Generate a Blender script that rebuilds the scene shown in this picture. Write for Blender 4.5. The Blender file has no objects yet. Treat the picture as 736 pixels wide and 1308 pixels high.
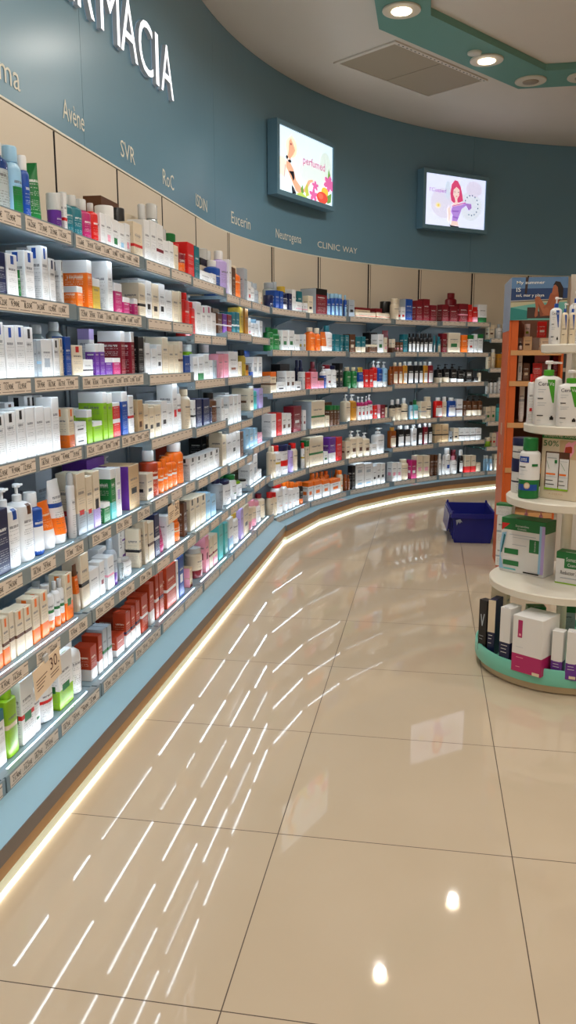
import bpy, bmesh, math, random
from mathutils import Vector, Matrix
C = bpy.context.scene.collection
scene = bpy.context.scene
PI = math.pi
rnd = random.Random(7)

# ------------------------------------------------------------------ helpers
def lin(c):
    return tuple((x / 12.92 if x <= .04045 else ((x + .055) / 1.055) ** 2.4) for x in c)

class MB:
    """collects vertices, faces, uvs and material slots for ONE mesh"""
    def __init__(s):
        s.v = []; s.f = []; s.uv = []; s.m = []; s.sm = []
    def face(s, idx, uv=None, m=0, smooth=False):
        s.f.append(idx); s.uv.append(uv or [(0.5, 0.5)] * len(idx)); s.m.append(m); s.sm.append(smooth)
    def box(s, x0, x1, y0, y1, z0, z1, m=0):
        n = len(s.v)
        s.v += [(x0,y0,z0),(x1,y0,z0),(x1,y1,z0),(x0,y1,z0),(x0,y0,z1),(x1,y0,z1),(x1,y1,z1),(x0,y1,z1)]
        q = [(0,0),(1,0),(1,1),(0,1)]
        for a in ((0,3,2,1),(4,5,6,7),(0,1,5,4),(1,2,6,5),(2,3,7,6),(3,0,4,7)):
            s.face([n+i for i in a], q, m)
    def prism(s, poly, z0, z1, m=0, side=None):
        """extrude an xy polygon (counter-clockwise) between two heights"""
        n = len(s.v); k = len(poly)
        s.v += [(x,y,z0) for x,y in poly] + [(x,y,z1) for x,y in poly]
        s.face([n+i for i in reversed(range(k))], None, m); s.face([n+k+i for i in range(k)], None, m)
        for i in range(k):
            j = (i+1) % k
            s.face([n+i,n+j,n+k+j,n+k+i], [(i/k,0),((i+1)/k,0),((i+1)/k,1),(i/k,1)], m if side is None else side)
    def extr(s, poly, axis_pts, m=0):
        """sweep a polygon given as two matching lists of 3d points"""
        n = len(s.v); k = len(poly)
        s.v += list(poly) + list(axis_pts)
        s.face([n+i for i in reversed(range(k))], None, m); s.face([n+k+i for i in range(k)], None, m)
        for i in range(k):
            j = (i+1) % k
            s.face([n+i,n+j,n+k+j,n+k+i], None, m)
    def lathe(s, prof, seg=20, sx=1., sy=1., ex=2., cx=0, cy=0, m=0, zt=None):
        """turn a profile [(r,z)..]; sx, sy make it oval, ex>2 squarer"""
        n0 = len(s.v); zt = zt or max(z for r,z in prof); z00 = min(z for r,z in prof); rm = max(r for r,z in prof) or 1
        for r,z in prof:
            for i in range(seg):
                a = 2*PI*i/seg; c, t = math.cos(a), math.sin(a)
                px = math.copysign(abs(c)**(2/ex), c); py = math.copysign(abs(t)**(2/ex), t)
                s.v.append((cx+r*px*sx, cy+r*py*sy, z))
        for k in range(len(prof)-1):
            for i in range(seg):
                j = (i+1) % seg
                idx = [n0+k*seg+i, n0+k*seg+j, n0+(k+1)*seg+j, n0+(k+1)*seg+i]
                uv = [((s.v[q][0]-cx)/(2*rm*sx)+.5, (s.v[q][2]-z00)/max(1e-6, zt-z00)) for q in idx]
                s.face(idx, uv, m, True)
        s.face([n0+i for i in reversed(range(seg))], [(.5,0)]*seg, m)
        e = n0+(len(prof)-1)*seg
        s.face([e+i for i in range(seg)], [(.5,1)]*seg, m)
    def poly3(s, pts, m=0):
        n = len(s.v); s.v += pts; s.face(list(range(n, n+len(pts))), None, m)
    def mesh(s, name, mats):
        me = bpy.data.meshes.new(name)
        me.from_pydata(s.v, [], s.f)
        l = me.uv_layers.new(name='UVMap')
        flat = [c for f in s.uv for p in f for c in p]
        l.data.foreach_set('uv', flat)
        me.polygons.foreach_set('material_index', s.m)
        me.polygons.foreach_set('use_smooth', s.sm)
        for m in (mats if isinstance(mats, (list, tuple)) else [mats]): me.materials.append(m)
        me.update()
        if any(s.sm): me.set_sharp_from_angle(angle=math.radians(40))
        return me
    def build(s, name, mats, parent=None, loc=(0,0,0), rz=0):
        o = bpy.data.objects.new(name, s.mesh(name, mats)); C.objects.link(o)
        o.location = loc; o.rotation_euler = (0,0,rz)
        if parent: o.parent = parent
        return o

def tag(o, label=None, cat=None, group=None, kind=None):
    if label: o['label'] = label
    if cat: o['category'] = cat
    if group: o['group'] = group
    if kind: o['kind'] = kind
    return o
def empty(name, loc=(0,0,0), rz=0):
    o = bpy.data.objects.new(name, None); C.objects.link(o)
    o.location = loc; o.rotation_euler = (0,0,rz); o.empty_display_size = .05
    return o
def struct(o): o['kind'] = 'structure'; return o

# ------------------------------------------------------------------ materials
def new_mat(name):
    m = bpy.data.materials.new(name); m.use_nodes = True
    nt = m.node_tree; b = nt.nodes['Principled BSDF']
    return m, nt, b
MATS = {}
def mat(name, col, rough=.5, metal=0., trans=0., emit=0., ecol=None, coat=0., bump=0., bscale=200., ior=1.5, alpha=1., var=0., vscale=8.):
    if name in MATS: return MATS[name]
    m, nt, b = new_mat(name)
    c = lin(col)
    b.inputs['Base Color'].default_value = (*c, 1); b.inputs['Roughness'].default_value = rough
    b.inputs['Metallic'].default_value = metal; b.inputs['IOR'].default_value = ior
    b.inputs['Transmission Weight'].default_value = trans; b.inputs['Coat Weight'].default_value = coat
    b.inputs['Alpha'].default_value = alpha
    if emit:
        b.inputs['Emission Color'].default_value = (*lin(ecol or col), 1); b.inputs['Emission Strength'].default_value = emit
    if var or bump:
        tc = nt.nodes.new('ShaderNodeTexCoord'); nz = nt.nodes.new('ShaderNodeTexNoise')
        nz.inputs['Scale'].default_value = vscale if var else bscale; nz.inputs['Detail'].default_value = 4
        nt.links.new(tc.outputs['Object'], nz.inputs['Vector'])
        if var:
            mx = nt.nodes.new('ShaderNodeMix'); mx.data_type = 'RGBA'
            mx.inputs[6].default_value = (*[x*(1-var) for x in c], 1); mx.inputs[7].default_value = (*[min(1,x*(1+var)) for x in c], 1)
            nt.links.new(nz.outputs['Fac'], mx.inputs[0]); nt.links.new(mx.outputs[2], b.inputs['Base Color'])
        if bump:
            bp = nt.nodes.new('ShaderNodeBump'); bp.inputs['Strength'].default_value = bump; bp.inputs['Distance'].default_value = .002
            nt.links.new(nz.outputs['Fac'], bp.inputs['Height']); nt.links.new(bp.outputs['Normal'], b.inputs['Normal'])
    MATS[name] = m
    return m

PAL = dict(W=(.90,.90,.90), w=(.88,.82,.72), G=(.08,.45,.21), g=(.55,.74,.12), B=(.06,.28,.62), b=(.58,.76,.88), N=(.06,.10,.27),
           O=(.95,.45,.08), o=(.68,.22,.08), R=(.82,.10,.09), D=(.48,.05,.12), M=(.70,.13,.40), P=(.93,.62,.70), V=(.40,.18,.58),
           v=(.72,.64,.86), K=(.045,.045,.055), Y=(.78,.66,.25), y=(.76,.52,.14), T=(.07,.42,.47), t=(.35,.76,.76), C=(.82,.87,.88),
           S=(.66,.70,.74), n=(.36,.21,.11), e=(.80,.68,.52), A=(.55,.27,.06), L=(.27,.62,.14))
DARK = set('GBNoRDMVKTnA')

def parse(st):
    p = st.split(',')
    d = {'base': p[0]}
    for a in p[1:]:
        if a[0] == 'z': d['z'] = a[1:]
        else: d[a[0]] = a[1]
    return d

def pack_mat(st, carton):
    """printed packaging: colour blocks plus rows of small print, driven by the pack's own UVs"""
    d = parse(st)
    noink = 'z' in d
    key = ('plain_' if noink else '')+'print_%s_%d' % (','.join(k+v for k,v in sorted(d.items()) if k not in 'ciz' or k == 'base'), carton)
    if key in MATS: return MATS[key]
    m, nt, b = new_mat(key); N = nt.nodes; L = nt.links
    b.inputs['Roughness'].default_value = .32 if not carton else .42
    if d['base'] == 'C':
        b.inputs['Transmission Weight'].default_value = .55; b.inputs['Roughness'].default_value = .12
    uv = N.new('ShaderNodeUVMap'); sp = N.new('ShaderNodeSeparateXYZ'); L.new(uv.outputs['UV'], sp.inputs[0])
    U, V = sp.outputs['X'], sp.outputs['Y']
    def math_(op, a, bb=None, cc=None):
        n = N.new('ShaderNodeMath'); n.operation = op
        for i, x in enumerate((a, bb, cc)):
            if x is None: continue
            if isinstance(x, (int, float)): n.inputs[i].default_value = x
            else: L.new(x, n.inputs[i])
        return n.outputs[0]
    def rect(u0, u1, v0, v1):
        a = math_('COMPARE', U, (u0+u1)/2, (u1-u0)/2); c = math_('COMPARE', V, (v0+v1)/2, (v1-v0)/2)
        return math_('MULTIPLY', a, c)
    def mix(fac, c0, c1):
        n = N.new('ShaderNodeMix'); n.data_type = 'RGBA'
        L.new(fac, n.inputs[0])
        for i, x in ((6, c0), (7, c1)):
            if isinstance(x, tuple): n.inputs[i].default_value = (*x, 1)
            else: L.new(x, n.inputs[i])
        return n.outputs[2]
    P = {k: lin(v) for k, v in PAL.items()}
    col = P[d['base']]
    first = True
    sd = sum(ord(ch)*(i+3) for i, ch in enumerate(st)) % 97
    if 'b' in d: col = mix(math_('LESS_THAN', V, .30 + .012*(sd % 9)), col, P[d['b']])
    if 'h' in d: col = mix(math_('GREATER_THAN', V, .76 + .008*(sd % 7)), col, P[d['h']])
    if 's' in d:
        if carton: col = mix(rect(-1, 2, .40, .47), col, P[d['s']])
        else: col = mix(rect(-1, 2, .50, .58), col, P[d['s']])
    if 'm' in d:
        if carton: r = rect(.22, .74, .30 + .01*(sd % 6), .40 + .012*(sd % 14))
        elif d['base'] in 'WwCSPv': r = rect(.26, .74, .30, .30+.02*(sd % 10))
        else: r = rect(.10, .90, .10, .60)
        col = mix(r, col, P[d['m']])
    if 't' in d: col = mix(rect(.36, .66, .79, .965), col, P[d['t']])
    # rows of small print
    rows = 24 + sd % 12
    vv = math_('MULTIPLY', V, float(rows)); fr = math_('FRACT', vv); fl = math_('FLOOR', vv)
    cmb = N.new('ShaderNodeCombineXYZ'); L.new(math_('MULTIPLY', U, 30.), cmb.inputs[0]); L.new(math_('MULTIPLY', fl, 3.7), cmb.inputs[1]); cmb.inputs[2].default_value = sd
    nz = N.new('ShaderNodeTexNoise'); nz.inputs['Scale'].default_value = 1.; nz.inputs['Detail'].default_value = 1; L.new(cmb.outputs[0], nz.inputs['Vector'])
    wn = N.new('ShaderNodeTexWhiteNoise'); wn.noise_dimensions = '1D'; L.new(fl, wn.inputs['W'])
    ink = math_('MULTIPLY', math_('LESS_THAN', fr, .42), math_('GREATER_THAN', nz.outputs['Fac'], .5))
    ink = math_('MULTIPLY', ink, math_('GREATER_THAN', wn.outputs['Value'], .45))
    ink = math_('MULTIPLY', ink, rect(.14, .86, .08, .74))
    ttl = math_('MULTIPLY', rect(.16, .78, .655, .70), math_('GREATER_THAN', nz.outputs['Fac'], .42))
    ink = math_('MAXIMUM', math_('MULTIPLY', ink, .55), math_('MULTIPLY', ttl, .8))
    inkc = (.75,.75,.72) if d['base'] in DARK else (.12,.12,.14)
    if d['base'] in 'Oo': inkc = (.9,.75,.6)
    if not noink: col = mix(ink, col, inkc)
    if isinstance(col, tuple): b.inputs['Base Color'].default_value = (*col, 1)
    else: L.new(col, b.inputs['Base Color'])
    MATS[key] = m
    return m
def plain(code, rough=.35):
    if code == 'C': return mat('clear_plastic', (.93,.94,.94), .15, trans=.35)
    return mat('plastic_'+code+('_u' if code.isupper() else '_l'), PAL[code], rough)

M_STEEL = mat('shelf_steel', (.52,.62,.68), .38, var=.04)
M_RAIL = mat('rail_grey', (.55,.62,.66), .3, metal=.25)
M_PAPER = None
M_LED = mat('led_strip', (1,1,1), .4, emit=18.0, ecol=(.93,.97,1))
M_LEDB = mat('led_strip_underside', (1,1,1), .4, emit=13.0, ecol=(.93,.97,1))
M_LEDD = mat('led_strip_weak_underside', (1,1,1), .4, emit=2.5, ecol=(.93,.97,1))
CUR = [None]; DIMMED = {(1,6),(2,5),(2,2),(3,4),(3,6),(4,2),(4,5),(5,3)}   # strips with underside emission turned down for fainter floor streaks
M_BACK = mat('slate_back_panel', (.50,.55,.58), .4, var=.03)
M_CREAM = mat('cream_board', (.88,.83,.75), .4, var=.02, vscale=3)
M_UP = mat('upright_grey', (.48,.53,.56), .35, metal=.4)
M_FASCIA = mat('fascia_blue', (.44,.60,.69), .27, var=.03, vscale=2)
M_CEIL = mat('ceiling_paint', (.88,.845,.80), .8, var=.015)
M_TEAL = mat('ceiling_teal', (.42,.61,.56), .55)
M_LEDGE = mat('ledge_blue', (.54,.70,.78), .35, var=.04, vscale=5)
M_METAL = mat('ledge_edge_metal', (.46,.43,.42), .35, metal=.2, var=.1)
M_KICK = mat('kick_wood', (.74,.58,.40), .45, var=.12, vscale=14)
M_BAND = mat('frosted_band', (.82,.85,.76), .3, emit=.26, ecol=(.88,.88,.78))  # low emission stands in for floor light shining through the acrylic
M_FLOORLED = mat('floor_led', (1,1,1), .4, emit=7.0, ecol=(1,.97,.91))
M_WHITE = mat('white_laminate', (.90,.88,.83), .35)
M_WALL = mat('wall_paint', (.80,.74,.66), .7)
M_GLASS = mat('green_glass', (.62,.86,.82), .05, trans=.75)
M_INK = mat('dark_ink', (.12,.10,.09), .6)
M_LETTER = mat('pale_lettering', (.93,.93,.88), .5)

def floor_mat():
    m, nt, b = new_mat('porcelain_tiles'); N = nt.nodes; L = nt.links
    tc = N.new('ShaderNodeTexCoord'); sp = N.new('ShaderNodeSeparateXYZ'); L.new(tc.outputs['Object'], sp.inputs[0])
    def ma(op, a, bb):
        n = N.new('ShaderNodeMath'); n.operation = op
        for i, x in enumerate((a, bb)):
            if isinstance(x, (int, float)): n.inputs[i].default_value = x
            else: L.new(x, n.inputs[i])
        return n.outputs[0]
    T = .604
    def gap(o, off, half):
        a = ma('ABSOLUTE', ma('SUBTRACT', ma('FRACT', ma('DIVIDE', ma('SUBTRACT', o, off), T), 0), .5), 0)
        return ma('GREATER_THAN', a, .5-half/T)
    g = ma('MAXIMUM', gap(sp.outputs['X'], -.362, .0013), gap(sp.outputs['Y'], 1.314, .0013))
    nz = N.new('ShaderNodeTexNoise'); nz.inputs['Scale'].default_value = 2.2; nz.inputs['Detail'].default_value = 6; L.new(tc.outputs['Object'], nz.inputs['Vector'])
    mx = N.new('ShaderNodeMix'); mx.data_type = 'RGBA'
    c0, c1 = lin((.765,.695,.60)), lin((.815,.75,.66))
    mx.inputs[6].default_value = (*c0,1); mx.inputs[7].default_value = (*c1,1); L.new(nz.outputs['Fac'], mx.inputs[0])
    m2 = N.new('ShaderNodeMix'); m2.data_type = 'RGBA'; m2.inputs[7].default_value = (*lin((.30,.23,.17)),1)
    L.new(mx.outputs[2], m2.inputs[6]); L.new(g, m2.inputs[0]); L.new(m2.outputs[2], b.inputs['Base Color'])
    n2 = N.new('ShaderNodeTexNoise'); n2.inputs['Scale'].default_value = 9.; n2.inputs['Detail'].default_value = 5; L.new(tc.outputs['Object'], n2.inputs['Vector'])
    mr = N.new('ShaderNodeMapRange'); mr.inputs['To Min'].default_value = .01; mr.inputs['To Max'].default_value = .05
    L.new(n2.outputs['Fac'], mr.inputs['Value'])
    rr = ma('ADD', mr.outputs['Result'], ma('MULTIPLY', g, .4)); L.new(rr, b.inputs['Roughness'])
    b.inputs['IOR'].default_value = 1.52
    return m

# ------------------------------------------------------------------ lettering (built-in font turned into mesh)
FC_ = {}
def text_mesh(txt, offset=0., res=2):
    k = (txt, offset, res)
    if k in FC_: return FC_[k]
    cu = bpy.data.curves.new('lettering', 'FONT'); cu.body = txt; cu.size = 1; cu.resolution_u = res; cu.offset = offset
    o = bpy.data.objects.new('lettering', cu); C.objects.link(o)
    dg = bpy.context.evaluated_depsgraph_get()
    me = bpy.data.meshes.new_from_object(o.evaluated_get(dg))
    vs = [tuple(v.co) for v in me.vertices]; fs = [tuple(p.vertices) for p in me.polygons]
    bpy.data.objects.remove(o); bpy.data.curves.remove(cu); bpy.data.meshes.remove(me)
    x0 = min(v[0] for v in vs); x1 = max(v[0] for v in vs); y0 = min(v[1] for v in vs); y1 = max(v[1] for v in vs)
    FC_[k] = (vs, fs, x0, x1, y0, y1)
    return FC_[k]
def add_text(mb, txt, fx, m=0, offset=0., w=None, h=None, capref=None):
    """fx maps text-plane (x, y) in metres to a 3d point; the text is scaled to w x h"""
    vs, fs, x0, x1, y0, y1 = text_mesh(txt, offset)
    if capref:
        _, _, _, _, cy0, cy1 = text_mesh(capref, offset); sy = h/(cy1-cy0); yb = cy0
    else: sy = h/(y1-y0) if h else None; yb = y0
    sx = w/(x1-x0) if w else sy
    if sy is None: sy = sx
    n = len(mb.v)
    mb.v += [fx((v[0]-x0)*sx, (v[1]-yb)*sy) for v in vs]
    for f in fs: mb.face([n+i for i in f], None, m)
def ellipse(cx, cy, rx, ry, n=18, a0=0, a1=2*PI):
    return [(cx+rx*math.cos(a0+(a1-a0)*i/n), cy+ry*math.sin(a0+(a1-a0)*i/n)) for i in range(n)]

# ------------------------------------------------------------------ plan of the place (metres)
XF, XB, BAY, Y0 = -1.056, -1.40, .616, 2.36
FCX, FCY, FR = 2.888, 4.92, 4.28
FRONT = FR-.32
ANG = [6.8, 17, 26.5, 36, 45, 54, 63, 72]
CEIL, FZ0 = 3.32, 2.08
def arc(r, deg):
    a = math.radians(deg); return (FCX-r*math.cos(a), FCY+r*math.sin(a))
def arcslab(mb, r0, r1, d0, d1, z0, z1, n=24, m=0):
    o = [arc(r1, d0+(d1-d0)*i/n) for i in range(n+1)]; q = [arc(r0, d0+(d1-d0)*i/n) for i in range(n+1)]
    for i in range(n):
        poly = [q[i], q[i+1], o[i+1], o[i]]
        ar = sum(poly[k][0]*poly[(k+1)%4][1]-poly[(k+1)%4][0]*poly[k][1] for k in range(4))
        mb.prism(poly if ar > 0 else poly[::-1], z0, z1, m)

# ------------------------------------------------------------------ setting
b = MB(); b.box(-2.0, 5.2, -3.0, 9.8, -.06, 0); struct(b.build('floor', floor_mat()))
b = MB(); b.box(-2.0, 5.2, -3.0, 9.8, CEIL, CEIL+.08); struct(b.build('ceiling', M_CEIL))
b = MB(); b.box(-1.52, -1.425, -2.9, FCY, 0, CEIL); struct(b.build('wall_left', M_CREAM))
b = MB(); arcslab(b, FR+.035, FR+.12, 0, 90, 0, CEIL, 40); b.box(FCX, 4.9, FCY+FR+.035, FCY+FR+.12, 0, CEIL); struct(b.build('wall_back', M_CREAM))
b = MB(); b.box(4.8, 4.9, -2.9, FCY+FR+.03, 0, CEIL); struct(b.build('wall_right', M_WALL))
b = MB(); b.box(-1.42, 4.8, -2.9, -2.8, 0, CEIL); struct(b.build('wall_front', M_WALL))
# blue fascia above the shelving, in panels with hairline joints
t = 1
for y0, y1 in ((-2.79, .69), (.693, 3.253), (3.256, FCY+.30)):
    b = MB(); b.box(-1.42, -1.39, y0, min(y1, FCY), FZ0, CEIL-.002)
    if y1 > FCY: arcslab(b, FR-.002, FR+.03, 0, 4.25, FZ0, CEIL-.002, 4)
    struct(b.build('trim_%d' % t, M_FASCIA)); t += 1
for d0, d1 in ((4.29, 53.6), (53.64, 90)):
    b = MB(); arcslab(b, FR-.002, FR+.03, d0, d1, FZ0, CEIL-.002, 40); struct(b.build('trim_%d' % t, M_FASCIA)); t += 1
# pale bottom bead of the fascia
b = MB(); b.box(-1.421, -1.387, -2.79, FCY, FZ0-.008, FZ0-.0005); arcslab(b, FR-.005, FR+.03, 0, 90, FZ0-.008, FZ0-.0005, 50)
struct(b.build('trim_%d' % t, M_LETTER)); t += 1
# teal ceiling band, 5 cm below the ceiling
b = MB()
outer = [(-.38,-2.7),(-.38,5.54),(.60,6.87),(4.4,6.87)]; inner = [(-.06,-2.7),(-.06,5.39),(.75,6.49),(4.4,6.49)]
for i in range(3):
    b.prism([inner[i], inner[i+1], outer[i+1], outer[i]], CEIL-.045, CEIL-.0005)
struct(b.build('trim_%d' % t, M_TEAL)); t += 1

# ------------------------------------------------------------------ shelving
PRICES = ['12,95€','9,90€','24,50€','18,75€','13,90€','29,95€','8,50€','21,90€','16,25€','11,60€']
def strip_mat():
    m, nt, b = new_mat('price_strip_paper'); N = nt.nodes; L = nt.links
    tc = N.new('ShaderNodeTexCoord'); sp = N.new('ShaderNodeSeparateXYZ'); L.new(tc.outputs['UV'], sp.inputs[0])
    def ma(op, a, bb):
        n = N.new('ShaderNodeMath'); n.operation = op
        for i, x in enumerate((a, bb)):
            if isinstance(x, (int, float)): n.inputs[i].default_value = x
            else: L.new(x, n.inputs[i])
        return n.outputs[0]
    cell = ma('FRACT', ma('MULTIPLY', sp.outputs['X'], 9.), 0); V = sp.outputs['Y']
    inn = ma('MULTIPLY', ma('COMPARE', cell, .5), 1) if False else None
    def band(v0, v1, u0, u1):
        a = N.new('ShaderNodeMath'); a.operation = 'COMPARE'; L.new(V, a.inputs[0]); a.inputs[1].default_value = (v0+v1)/2; a.inputs[2].default_value = (v1-v0)/2
        c = N.new('ShaderNodeMath'); c.operation = 'COMPARE'; L.new(cell, c.inputs[0]); c.inputs[1].default_value = (u0+u1)/2; c.inputs[2].default_value = (u1-u0)/2
        return ma('MULTIPLY', a.outputs[0], c.outputs[0])
    nz = N.new('ShaderNodeTexNoise'); nz.inputs['Scale'].default_value = 90.; L.new(tc.outputs['UV'], nz.inputs['Vector'])
    k = ma('MAXIMUM', ma('MULTIPLY', band(.72,.84,.15,.6), ma('GREATER_THAN', nz.outputs['Fac'], .45)), band(.12,.17,.06,.94))
    mx = N.new('ShaderNodeMix'); mx.data_type = 'RGBA'; mx.inputs[6].default_value = (*lin((.89,.845,.80)),1); mx.inputs[7].default_value = (*lin((.30,.23,.2)),1)
    L.new(ma('MULTIPLY', k, .8), mx.inputs[0]); L.new(mx.outputs[2], b.inputs['Base Color']); b.inputs['Roughness'].default_value = .5
    return m
M_PAPER = strip_mat()
def shelf_unit(bay, zt, L, back, depth0, yoff, near, nstrip, glass=False, led=True, bracket=True, gaps=False):
    """one shelf: board, front price rail, light strip under the nose, paper price strips, brackets"""
    (bx0, by0), (bx1, by1) = back
    b = MB(); e = .004
    b.prism([(e, .0358+yoff), (L-e, .0358+yoff), (bx1-e, by1-.012), (bx0+e, by0-.012)], zt-.030, zt-.012)
    s = b.build('shelf', M_GLASS if glass else M_STEEL, bay)
    b = MB()
    b.extr([(e, yoff, zt-.044), (e, .012+yoff, zt-.044), (e, .012+yoff, zt-.006), (e, .005+yoff, zt), (e, yoff, zt)],
           [(L-e, yoff, zt-.044), (L-e, .012+yoff, zt-.044), (L-e, .012+yoff, zt-.006), (L-e, .005+yoff, zt), (L-e, yoff, zt)])
    b.box(e, L-e, .012+yoff, .016+yoff, zt-.044, zt-.042)
    if led: b.box(e, e+.003, .0122+yoff, .0356+yoff, zt-.044, zt-.0331); b.box(L-e-.003, L-e, .0122+yoff, .0356+yoff, zt-.044, zt-.0331)
    if led: b.box(e, L-e, .0121+yoff, .0273+yoff, zt-.032, zt-.0085); b.box(e, .058, .0274+yoff, .0355+yoff, zt-.033, zt-.0085); b.box(L-.043, L-e, .0274+yoff, .0355+yoff, zt-.033, zt-.0085)
    b.build('price_rail', M_RAIL, s)
    if led:
        b = MB(); b.box(.06, L-.045, .0275+yoff, .0335+yoff, zt-.034, zt-.0125)
        b.m = [1, 0, 0, 0, 0, 0]; b.build('light_strip', [M_LED, M_LEDD if (CUR[0], nstrip+1) in DIMMED else M_LEDB], s)
    # paper strips
    r = random.Random(int(zt*1000)+int(L*10000)+nstrip)
    cuts = [(.02, L*.48), (L*.52, L-.02)] if not gaps else [(.03, L*.30), (L*.38, L*.62), (L*.72, L-.04)]
    if r.random() < .5 and not gaps: cuts = [(.015, L-.06)]
    for u0, u1 in cuts:
        b = MB(); n = len(b.v); y = yoff-.0009
        b.box(u0, u1, y, yoff-.0001, zt-.041, zt-.004)
        for i, f in enumerate(b.f):
            if i == 2:
                w = (u1-u0)/.55; b.uv[i] = [(0,0),(w,0),(w,1),(0,1)]
        if near:
            x = u0+.012
            while x < u1-.05:
                pr = PRICES[r.randrange(len(PRICES))]; ox = x
                add_text(b, pr, lambda tx, ty, ox=ox: (ox+tx, y-.0006, zt-.031+ty), 1, w=.043, h=.0165, offset=.003); x += .060+.012*r.random()
        b.build('price_strip', [M_PAPER, M_INK], s)
    if bracket:
        for x in (bx0*.5+.012, L+(bx1-L)*.5-.012):
            b = MB()
            yb = by0-.014
            b.extr([(x-.002, yb, zt-.031), (x-.002, .10, zt-.031), (x-.002, .13, zt-.040), (x-.002, yb-.03, zt-.085), (x-.002, yb, zt-.11)],
                   [(x+.002, yb, zt-.031), (x+.002, .10, zt-.031), (x+.002, .13, zt-.040), (x+.002, yb-.03, zt-.085), (x+.002, yb, zt-.11)])
            b.build('bracket', M_STEEL, s)
    return s

def bay_unit(loc, rz, L, back, zts, label, near, far, glass=False, upper=True):
    bay = empty('shelving_bay', loc, rz); tag(bay, label, 'shelving', 'shop shelving bays')
    (bx0, by0), (bx1, by1) = back
    g = .0065
    def board(name, z0, z1, m, th=.010):
        b = MB(); b.prism([(bx0+g, by0-th), (bx1-g, by1-th), (bx1-g, by1), (bx0+g, by0)], z0, z1)
        return b.build(name, m, bay)
    board('back_panel', .15, 1.545, M_BACK)
    board('upper_panel', 1.548, FZ0-.012, M_CREAM)
    b = MB(); b.prism([(bx0+.0003, by0-.0115), (bx0+.0055, by0-.0115), (bx0+.0055, by0), (bx0+.0003, by0)], 1.548, FZ0-.012); b.build('panel_joint', M_INK, bay)
    for x, y in ((bx0+.018, by0-.0125), (bx1-.018, by1-.0125)):
        b = MB(); b.box(x-.012, x+.012, y-.008, y, .15, 1.56); b.build('upright', M_UP, bay)
        if far:
            b = MB(); b.box(x-.0015+.006, x+.0015+.006, y-.001, y+.002, 1.56, FZ0-.012); b.build('panel_joint', M_INK, bay)
    for i, zt in enumerate(zts):
        low = i == len(zts)-1
        gl = glass and not low
        shelf_unit(bay, zt, L, ((bx0, by0), (bx1, by1)), .03, -.02 if low else 0., near, i, glass=gl, led=not gl, bracket=far and not low and not gl, gaps=(not far and i in (4, 5)))
    zl = zts[-1]
    # base: carcass, sloping ledge, metal nose, wooden kick, frosted band, floor light
    b = MB(); b.prism([(0, .0), (L, .0), (bx1, by1), (bx0, by0)], .02, zl-.046); b.build('carcass', M_STEEL, bay)
    f0, f1 = -.0, L
    b = MB(); b.extr([(0, -.020, zl-.044), (0, -.020, .08), (0, -.094, .08), (0, -.101, .112), (0, -.101, .117)],
                     [(L, -.020, zl-.044), (L, -.020, .08), (L, -.094, .08), (L, -.101, .112), (L, -.101, .117)]); b.build('ledge', M_LEDGE, bay)
    b = MB(); b.box(0, L, -.104, -.1012, .076, .117); b.build('ledge_nose', M_METAL, bay)
    b = MB(); b.box(0, L, -.097, -.02, .036, .0795); b.build('kick_board', M_KICK, bay)
    b = MB(); b.box(0, L, -.099, -.02, .009, .0355); b.build('frosted_band', M_BAND, bay)
    b = MB(); b.box(0, L, -.1005, -.02, .0005, .0085); b.build('floor_light', M_FLOORLED, bay)
    return bay

ZL = dict(S1=[1.617,1.614,1.612,1.607,1.582,1.584],S2=[1.405,1.402,1.398,1.358,1.390,1.381],S3=[1.196,1.193,1.187,1.150,1.150,1.137],
          S4=[.982,.98,.939,.930,.893,.937],S5=[.690,.690,.694,.686,.677,.708],S6=[.441,.444,.441,.443,.443,.468],S7=[.193]*6)
ZF = dict(F1=[1.584,1.584,1.588,1.586,1.589],F2=[1.309,1.309,1.302,1.309,1.308],F3=[1.024,1.024,1.011,1.030,1.034],F4=[.722,.722,.741,.708,.711],
          F5=[.427,.427,.428,.466,.473],F6=[.163]*5)
ORD = ['first','second','third','fourth','fifth','sixth','seventh']
FRAME = {}
for i in range(-1, 6):
    y = Y0-BAY+i*BAY; L = BAY if i < 5 else .565; k = max(i, 0)
    zts = [ZL['S%d' % s][k] for s in range(1, 8)]; CUR[0] = i
    bay_unit((XF, y, 0), PI/2, L, ((0, .344), (L, .344) if i < 5 else (.607, .302)), zts, '%s shelving bay of the straight left wall, counted from the near end' % ORD[i+1], i in (0, 1), False)
    FRAME[('L', i)] = (Vector((XF, y)), PI/2)
CUR[0] = None
for i in range(7):
    a, c = Vector(arc(FRONT, ANG[i])), Vector(arc(FRONT, ANG[i+1])); t = (c-a); L = t.length; rz = math.atan2(t.y, t.x); t.normalize(); n = Vector((-t.y, t.x))
    def loc(p): q = Vector(p)-a; return (q.dot(t), q.dot(n))
    back = (loc(arc(FR-.004, ANG[i])), loc(arc(FR-.004, ANG[i+1])))
    zts = [1.442, 1.16, .919, .644, .397, .163] if i >= 5 else [ZF['F%d' % s][i] for s in range(1, 7)]
    bay_unit((a.x, a.y, 0), rz, L, back, zts, '%s shelving bay of the curved far wall, counted from the corner' % ORD[i], False, True, glass=i >= 5)
    FRAME[('F', i)] = (a, rz)

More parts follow.
